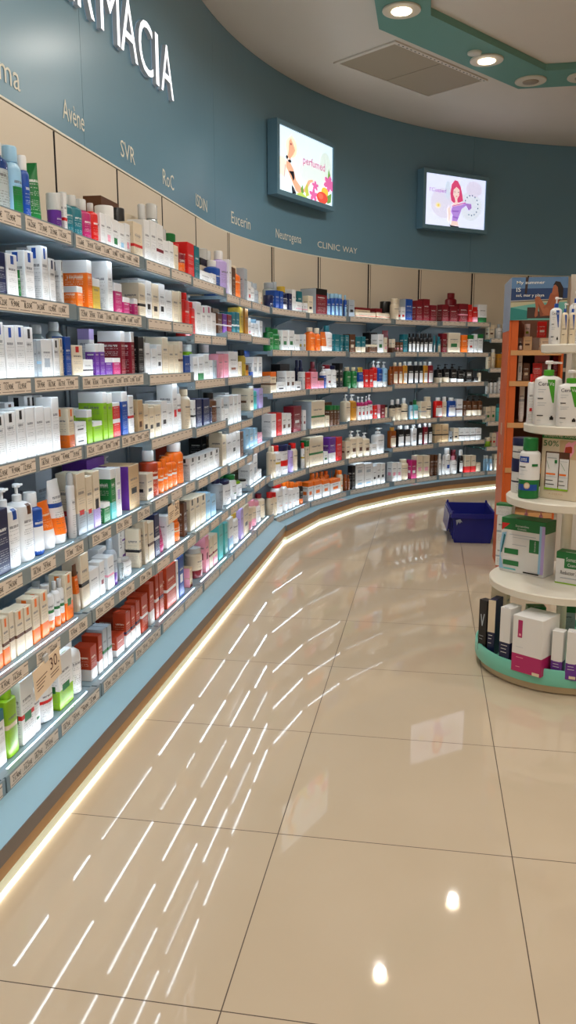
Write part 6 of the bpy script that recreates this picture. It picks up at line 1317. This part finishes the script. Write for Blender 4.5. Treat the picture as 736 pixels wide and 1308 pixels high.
art1 = dict(bg=(.86,.94,.98), polys=[((.93,.95,.80), ellipse(.22,.72,.10,.16)), ((.95,.93,.86), ellipse(.06,.38,.08,.16)), ((.88,.95,.94), ellipse(.62,.42,.26,.22)), ((.87,.94,.92), ellipse(.86,.62,.12,.25)),
    ((.97,.96,.86), [(.13,.60),(.15,.82),(.22,.92),(.30,.84),(.26,.72),(.20,.62),(.18,.52)]),
    (SK, [(.17,.66),(.175,.80),(.21,.86),(.25,.78),(.285,.70),(.25,.62),(.21,.56),(.19,.50),(.14,.50)]), ((.55,.25,.30), ellipse(.21,.77,.012,.018)),
    ((.10,.10,.14), ellipse(.14,.545,.018,.03)), ((.10,.10,.14), ellipse(.185,.50,.03,.025)), ((.98,.98,.98), ellipse(.165,.525,.012,.016)),
    (SK, [(.13,.49),(.20,.47),(.25,.40),(.30,.24),(.42,.12),(.40,.02),(.30,.06),(.20,.24),(.12,.40)]), ((.10,.10,.14), [(.17,.34),(.26,.36),(.27,.26),(.25,.20),(.22,.28)]), ((.10,.10,.14), [(.22,.14),(.26,.10),(.27,.0),(.23,.0)]), ((.10,.10,.14), [(.27,.10),(.30,.02),(.28,0),(.265,.02)]),
    ((.75,.62,.66), [(.10,.42),(.115,.42),(.09,.20),(.08,.20)]), (SK, [(.40,.10),(.44,.14),(.52,.30),(.60,.34),(.62,.31),(.56,.27),(.48,.08)]),
    (GR, [(.38,.12),(.42,.20),(.44,.08),(.40,.02)]), ((.75,.80,.35), [(.46,.14),(.50,.26),(.54,.06),(.48,.02)]), ((.72,.85,.40), [(.30,.02),(.40,.07),(.52,.0),(.34,0)]), (GR, [(.92,.62),(.96,.50),(.95,.34),(.90,.44)]), (GR, [(.86,.12),(.98,.22),(.97,.06),(.90,.02)])]
    + petal(.655,.25,.07,5,PKC)+petal(.93,.36,.12,6,PKC)+petal(.62,.09,.09,5,PKC)+[((.92,.78,.30), ellipse(.84,.20,.07,.08)), ((.88,.32,.26), ellipse(.79,.09,.11,.10)), ((.92,.45,.38), ellipse(.76,.11,.05,.05)),
    ((.74,.38,.56), ('perfumed', .42, .50, .42, .17))])
art2 = dict(bg=(.86,.89,.98), polys=[((.88,.88,.97), ellipse(.30,.45,.22,.30)), ((.87,.91,.97), ellipse(.75,.45,.20,.30)), ((.88,.87,.97), ellipse(.80,.80,.14,.16)), ((.83,.89,.97), ellipse(.36,.72,.05,.18))]
    + petal(.21,.40,.05,8,(.95,.90,.72))+[((.92,.82,.45), ellipse(.21,.40,.018,.025)),
    ((.84,.30,.48), [(.42,.52),(.40,.66),(.42,.84),(.47,.93),(.52,.92),(.57,.82),(.60,.68),(.62,.54),(.56,.50),(.46,.48)]),
    ((.97,.86,.84), [(.45,.64),(.455,.76),(.50,.82),(.555,.74),(.55,.64),(.52,.57),(.525,.50),(.60,.46),(.58,.42),(.44,.38),(.43,.43),(.49,.50),(.48,.57)]),
    ((.35,.30,.45), ellipse(.475,.70,.014,.008)), ((.35,.30,.45), ellipse(.535,.70,.014,.008)), ((.85,.35,.45), ellipse(.508,.615,.014,.010)), ((.84,.30,.48), [(.43,.80),(.50,.86),(.56,.80),(.56,.74),(.50,.80),(.455,.74)]),
    ((.70,.55,.88), [(.43,.36),(.44,.40),(.60,.46),(.66,.50),(.68,.46),(.60,.38),(.58,.30),(.53,.12),(.44,.12),(.45,.24),(.42,.30)]), ((.60,.42,.78), [(.44,.33),(.56,.34),(.55,.31),(.45,.30)]), ((.60,.42,.78), [(.45,.22),(.55,.20),(.54,.17),(.45,.19)]), ((.78,.40,.70), [(.43,.40),(.44,.42),(.66,.52),(.67,.50)]),
    ((.66,.50,.80), [(.66,.50),(.76,.50),(.77,.42),(.72,.36),(.68,.44)]), ((.96,.85,.82), [(.43,.12),(.54,.12),(.56,.03),(.42,.03)]), ((.12,.10,.14), [(.40,.05),(.43,.03),(.56,.02),(.56,.0),(.42,.0)]), ((.96,.88,.86), [(.36,.36),(.40,.40),(.42,.32),(.40,.10),(.38,.10)]), ((.62,.36,.68), ('l’Cosped', .06, .63, .27, .10))]
    + [((.35,.42,.50), ellipse(.76+.115*math.cos(a*.42-1.9), .47+.20*math.sin(a*.42-1.9), .010, .015)) for a in range(12)])
lightbox(22.1, .435, 2.43, 2.945, .10, 'left lightbox with a blonde woman and pink flowers on its picture', art1)
lightbox(49.7, .400, 2.43, 2.945, .10, 'right lightbox with a red haired woman in purple on its picture', art2)

# ------------------------------------------------------------------ ceiling fittings
M_RING = mat('lamp_ring', (.86,.82,.75), .4); M_LENS = mat('lamp_lens', (1,.96,.88), .3, emit=14.0, ecol=(1,.90,.74)); M_OFF = mat('lamp_lens_off', (.62,.56,.48), .3)
def downlight(x, y, z, on, label):
    o = empty('downlight', (x, y, z)); tag(o, label, 'ceiling light', 'recessed ceiling downlights')
    b = MB(); b.lathe([(.112,-.012),(.115,-.006),(.113,-.0005)], 28); b.build('ring', M_RING, o)
    b = MB(); b.lathe([(.050,-.0185),(.058,-.016),(.060,-.0123)], 24); b.build('lens', M_LENS if on else M_OFF, o)
    if on:
        l = bpy.data.lights.new('lamp_light', 'SPOT'); l.energy = 40.0; l.color = (1,.94,.86); l.spot_size = math.radians(174); l.spot_blend = 1.; l.shadow_soft_size = .03
        lo = bpy.data.objects.new('lamp_light', l); C.objects.link(lo); lo.parent = o; lo.location = (0,0,-.06)
zb = CEIL-.045
downlight(-.23, 5.27, zb, True, 'lit downlight at the near end of the teal band above the left lightbox')
downlight(.32, 6.19, zb, True, 'lit downlight beside the small detector on the teal band')
downlight(.67, 6.68, zb, False, 'unlit downlight at the bend of the teal band')
downlight(1.04, 6.66, zb, False, 'unlit downlight right of the bend of the teal band')
for i, (x, y) in enumerate(((-.22,4.2),(-.22,3.1),(-.22,2.0),(-.22,.9),(-.22,-.4))):  # unseen downlights, added along the band to light the room
    downlight(x, y, zb, True, 'unseen added downlight on the straight teal band, %s one nearer than the end lamp' % ORD[i])
for i, (x, y) in enumerate(((2.2,3.2),(2.2,1.4),(2.2,-.6),(3.8,2.4),(3.8,0.2),(1.0,1.0),(1.0,-1.2),(3.6,4.8))):  # more unseen downlights, added in the plain ceiling for overall light
    downlight(x, y, CEIL, True, 'unseen added downlight in the plain ceiling right of the band, number %s from the shelving' % ORD[min(i,6)] if i < 7 else 'unseen added downlight in the plain ceiling farthest towards the back right')
b = MB(); b.lathe([(.040,-.016),(.046,-.012),(.048,-.0005)], 20); tag(b.build('smoke_detector', mat('detector_white', (.85,.84,.80), .5), None, (.23, 6.04, zb)), 'small pale round detector on the teal band', 'detector')
v = empty('ceiling_vent', (-.19, 6.47, CEIL)); v.rotation_euler = (0,0,math.atan2(.9, .66)); tag(v, 'large rectangular ceiling vent with two perforated panels between wall and teal band', 'vent')
M_VENT = mat('vent_panel', (.68,.62,.53), .6, bump=.6, bscale=260.)
hl, hw = .555, .28
b = MB(); b.box(-hl, hl, -hw, -hw+.03, -.012, -.0005); b.box(-hl, hl, hw-.03, hw, -.012, -.0005); b.box(-hl, -hl+.03, -hw+.03, hw-.03, -.012, -.0005); b.box(hl-.03, hl, -hw+.03, hw-.03, -.012, -.0005); b.build('frame', M_CEIL, v)
for x0, x1 in ((-hl+.034, -.004), (.004, hl-.034)):
    b = MB(); b.box(x0, x1, -hw+.034, hw-.034, -.010, -.001); b.build('panel', M_VENT, v)
b = MB()
for i in range(24):
    x = -hl+.05+i*.0445; b.box(x, x+.016, -hw+.012, -hw+.020, -.0128, -.0121)
b.build('grille', M_INK, v)

# ------------------------------------------------------------------ round display
g = empty('round_display', (.557, 3.30, 0)); tag(g, 'round tiered white display stand with turquoise tray at its base', 'display stand')
b = MB(); b.lathe([(.305,.001),(.315,.004),(.32,.034)], 64); b.build('plinth', mat('plinth_beige', (.78,.70,.58), .25), g)
b = MB(); b.lathe([(.318,.035),(.334,.036),(.337,.045),(.337,.097),(.334,.101),(.328,.101),(.326,.097),(.326,.070),(.30,.0695)], 72); b.build('tray', mat('tray_turquoise', (.46,.78,.70), .35), g)
b = MB(); b.lathe([(.020,.0697),(.020,1.29)], 24); b.build('column', M_WHITE, g)
for z, r in ((.37,.29),(.709,.238),(.994,.185),(1.297,.135)):
    b = MB(); b.lathe([(r-.012,z-.034),(r,z-.030),(r+.002,z-.004),(r-.002,z)], 64); b.build('tier', M_WHITE, g)

# ------------------------------------------------------------------ blue crate on the floor
M_CRATE = mat('crate_blue', (.07,.11,.50), .4)
cr = empty('storage_crate', (.322, 5.525, 0), .06); tag(cr, 'dark blue open plastic storage crate standing on the floor by the round display', 'crate')
def tub(w0, d0, w1, d1, z0, z1, th):
    b = MB()
    def rg(w, d, z): return [(-w/2,0+.0,z),(w/2,0,z),(w/2,d,z),(-w/2,d,z)]
    o0 = [(x, y+(d1-d0)/2, z) for x, y, z in rg(w0, d0, z0)]; o1 = rg(w1, d1, z1)
    i1 = [(math.copysign(abs(x)-th, x), y+(th if y < d1/2 else -th), z) for x, y, z in o1]
    i0 = [(math.copysign(abs(x)-th, x), y+(th if y < d1/2 else -th), z+th) for x, y, z in o0]
    b.v = o0+o1+i1+i0
    b.face([3,2,1,0]); b.face([12,13,14,15])
    for i in range(4):
        j = (i+1) % 4
        b.face([i,j,4+j,4+i]); b.face([4+i,4+j,8+j,8+i]); b.face([8+i,8+j,12+j,12+i])
    return b
W1, D1 = .285, .46
tub(.245, .42, W1, D1, .001, .205, .006).build('tub', M_CRATE, cr)
b = MB()
for x0, x1, y0, y1 in ((-W1/2-.010, W1/2+.010, -.010, -.0005), (-W1/2-.010, W1/2+.010, D1+.0005, D1+.010), (-W1/2-.010, -W1/2-.0005, -.0005, D1+.0005), (W1/2+.0005, W1/2+.010, -.0005, D1+.0005)):
    b.box(x0, x1, y0, y1, .176, .207)
b.build('rim', M_CRATE, cr)
for x in (-W1/2-.004, W1/2-.012):
    for y in (-.004, D1-.012):
        b = MB(); b.extr([(x,y,.2075),(x+.016,y,.2075),(x+.016,y+.016,.2075),(x,y+.016,.2075)], [(x+.002,y+.002,.226),(x+.014,y+.002,.226),(x+.014,y+.014,.226),(x+.002,y+.014,.226)]); b.build('corner_post', M_CRATE, cr)
for y in (.06, .17, .28, .39):
    for sx in (-1, 1):
        b = MB(); b.extr([(sx*(.1225+.001),y-.004,.02),(sx*(.1225+.001),y+.004,.02),(sx*(W1/2+.001),y+.004,.176),(sx*(W1/2+.001),y-.004,.176)], [(sx*(.1225+.012),y-.004,.02),(sx*(.1225+.012),y+.004,.02),(sx*(W1/2+.011),y+.004,.176),(sx*(W1/2+.011),y-.004,.176)]); b.build('rib', M_CRATE, cr)
for x0 in (-.118,): # hinged lid leaf hanging down on the left side
    b = MB(); b.extr([(-.160,.03,.195),(-.154,.03,.195),(-.154,D1-.03,.195),(-.160,D1-.03,.195)], [(-.172,.06,.075),(-.166,.06,.075),(-.166,D1-.06,.075),(-.172,D1-.06,.075)]); b.build('lid_flap', M_CRATE, cr)
b = MB(); b.poly3([(-.118,-.0112,.165),(-.09,-.0112,.172),(-.075,-.0112,.150),(-.085,-.0112,.153),(-.092,-.0112,.140),(-.100,-.0112,.155),(-.112,-.0112,.128)]); b.build('scuffed_sticker', mat('sticker_grey', (.62,.66,.72), .6), cr)

# ------------------------------------------------------------------ orange stand
M_OR = mat('stand_orange', (.80,.36,.12), .5, var=.05); M_BG = mat('stand_bluegrey', (.55,.60,.68), .5); M_SW = mat('stand_wood', (.80,.60,.40), .45, var=.1, vscale=20)
st_ = empty('promotional_stand', (.43, 4.77, 0)); tag(st_, 'orange cardboard stand with a seaside summer header behind the round display', 'display stand')
SW, SD, SH = .30, .42, 1.685
for x0, nm in ((0, 'side_panel'), (SW-.012, 'side_panel')):
    b = MB(); b.box(x0, x0+.012, 0, SD, .001, SH); b.build(nm, M_OR, st_)
b = MB(); b.box(-.0012, -.0002, .0, SD, 1.40, SH); b.v.append((0,0,0)); b.v.pop(); b.build('side_print', M_BG, st_)
b = MB(); b.box(.013, SW-.013, SD-.012, SD, .001, SH); b.build('back_panel', mat('stand_brown', (.50,.38,.30), .6), st_)
b = MB(); b.box(.013, .050, .001, .012, .001, 1.455); b.build('front_stile', M_OR, st_)
for z in (1.285, 1.114, .879, .62, .36):
    b = MB(); b.box(.013, SW-.013, .014, SD-.014, z-.012, z+.0); s_ = b.build('shelf', M_SW, st_)
    b = MB(); b.box(.013, SW-.013, -.006, .0138, z-.022, z+.006); b.build('shelf_edge', M_SW, s_)
b = MB(); b.box(.014, SW-.014, .20, SD-.014, 1.2858, 1.3645); b.build('riser', mat('riser_grey', (.62,.58,.54), .5), st_)
b = MB(); b.box(0, SW, -.010, -.0005, 1.455, SH); hd = b.build('header', mat('header_card', (.80,.80,.78), .5), st_)
b = MB(); ms = []; k = 0; hz, hh = 1.455, SH-1.455
def hp(col, pts):
    global k
    m = mat('poster_%d_%d_%d' % tuple(int(c*255) for c in col), col, .45)
    if m not in ms: ms.append(m)
    k += 1; y = -.0104-.00012*k
    if isinstance(pts[0], str):
        s, u, v_, wu, hv = pts; add_text(b, s, lambda X, Y: (u*SW+X, y, hz+v_*hh+Y), ms.index(m), offset=.006, w=wu*SW, h=hv*hh)
    else: b.poly3([(u*SW, y, hz+v_*hh) for u, v_ in pts], ms.index(m))
hp((.36,.50,.66), [(0,.70),(1,.70),(1,1),(0,1)]); hp((.13,.24,.42), [(0,.46),(1,.50),(1,.74),(0,.74)]); hp((.72,.70,.58), [(0,.28),(1,.40),(1,.50),(0,.44)]); hp((.40,.66,.62), [(0,.0),(1,.0),(1,.42),(.5,.40),(0,.30)]); hp((.16,.50,.48), [(0,.0),(.32,.02),(.32,.22),(0,.30)])
hp((.25,.18,.16), [(.30,.04),(.72,.04),(.70,.12),(.62,.16),(.46,.22),(.44,.30),(.30,.30)]); hp((.20,.14,.14), [(.24,.62),(.28,.62),(.30,1),(.25,1)]); hp((.36,.30,.26), [(0,.42),(1,.46),(1,.49),(0,.44)])
hp((.50,.27,.18), [(.47,.50),(.53,.44),(.62,.24),(.66,.10),(.54,.08),(.50,.30)])
hp((.62,.34,.22), [(.70,.62),(.84,.66),(.88,.50),(.82,.28),(.74,.10),(.58,.10),(.62,.30),(.66,.44)]); hp((.66,.38,.25), [(.455,.56),(.51,.54),(.60,.36),(.70,.22),(.68,.10),(.58,.16),(.51,.36)])
hp((.64,.36,.24), [(.425,.50),(.455,.56),(.50,.50),(.495,.30),(.49,.10),(.45,.06),(.435,.10),(.45,.30)]); hp((.60,.32,.21), [(.72,.58),(.78,.60),(.70,.34),(.60,.26),(.58,.30),(.66,.40)])
hp((.66,.38,.26), [(.72,.60),(.74,.78),(.79,.84),(.84,.78),(.82,.62),(.78,.58)]); hp((.13,.08,.07), [(.735,.80),(.78,.90),(.86,.88),(.92,.74),(.92,.50),(.86,.44),(.84,.60),(.82,.76),(.78,.82)])
hp((.93,.93,.90), ('My summer', .09, .82, .50, .095)); hp((.93,.93,.90), ('IS', .09, .665, .08, .095)); hp((.93,.93,.90), ('sol, mar y playa', .09, .53, .50, .085))
b.build('header_picture', ms, hd)
for zz in (.62, .80):
    b = MB(); b.box(-.0016, -.0003, .16, .24, zz, zz+.07); b.build('side_label', mat('label_pale', (.82,.68,.58), .6), st_)
pb = empty('panel_board', (.752, 4.80, 0)); tag(pb, 'plain pale upright board right of the seaside header', 'display board')
b = MB(); b.box(0, .24, 0, .012, .02, 1.70); b.build('board', mat('board_pale', (.80,.78,.74), .5), pb)
b = MB(); b.box(-.01, .25, -.08, .10, .001, .02); b.build('foot', mat('board_foot', (.5,.5,.5), .5), pb)

# ------------------------------------------------------------------ price leaflets on the ledge
def leaflet(bay, s, label):
    a, rz = FRAME[('F', bay)]; t = Vector((math.cos(rz), math.sin(rz))); n = Vector((-t.y, t.x)); q = a+t*s-n*.0605
    o = empty('price_leaflet', (q.x, q.y, .1195), rz); tag(o, label, 'leaflet')
    b = MB(); b.box(-.045, .045, -.03, .03, 0, .001); c = b.build('sheet', mat('leaflet_paper', (.85,.82,.80), .5), o)
    b = MB(); b.box(-.035, .0, -.022, .02, .0012, .0016); b.build('leaflet_print', mat('leaflet_pink', (.86,.52,.55), .5), c)
leaflet(1, .44, 'pale price leaflet lying on the blue ledge below the orange topped cartons')
leaflet(3, .26, 'pale price leaflet lying on the blue ledge below the magenta carton')

# ------------------------------------------------------------------ world, camera, colour
w = bpy.data.worlds.new('room_air'); scene.world = w; w.use_nodes = True
w.node_tree.nodes['Background'].inputs[0].default_value = (1,.9,.8,1); w.node_tree.nodes['Background'].inputs[1].default_value = .05
cd = bpy.data.cameras.new('camera'); cam = bpy.data.objects.new('camera', cd); C.objects.link(cam)
cd.sensor_fit = 'VERTICAL'; cd.sensor_height = 36; cd.lens = 1030/1308*36; cd.clip_start = .02
R_, U_, F_ = Vector((.98525316,.17109435,-.00171509)), Vector((-.03004738,.18287957,.98267605)), Vector((-.16844398,.96813315,-.18532361))
cam.matrix_world = Matrix(((R_.x,U_.x,-F_.x,0),(R_.y,U_.y,-F_.y,0),(R_.z,U_.z,-F_.z,1.24),(0,0,0,1)))
scene.camera = cam
vs_ = scene.view_settings
scene.display_settings.display_device = 'sRGB'; vs_.view_transform = 'Standard'; vs_.look = 'None'; vs_.exposure = 0.0; vs_.gamma = 1; vs_.use_curve_mapping = False
cy = scene.cycles
cy.use_denoising = True; cy.denoiser = 'OPENIMAGEDENOISE'; cy.max_bounces = 8; cy.diffuse_bounces = 4; cy.glossy_bounces = 4; cy.transmission_bounces = 6
cy.sample_clamp_indirect = 6; cy.use_light_tree = True; cy.caustics_reflective = False; cy.caustics_refractive = False
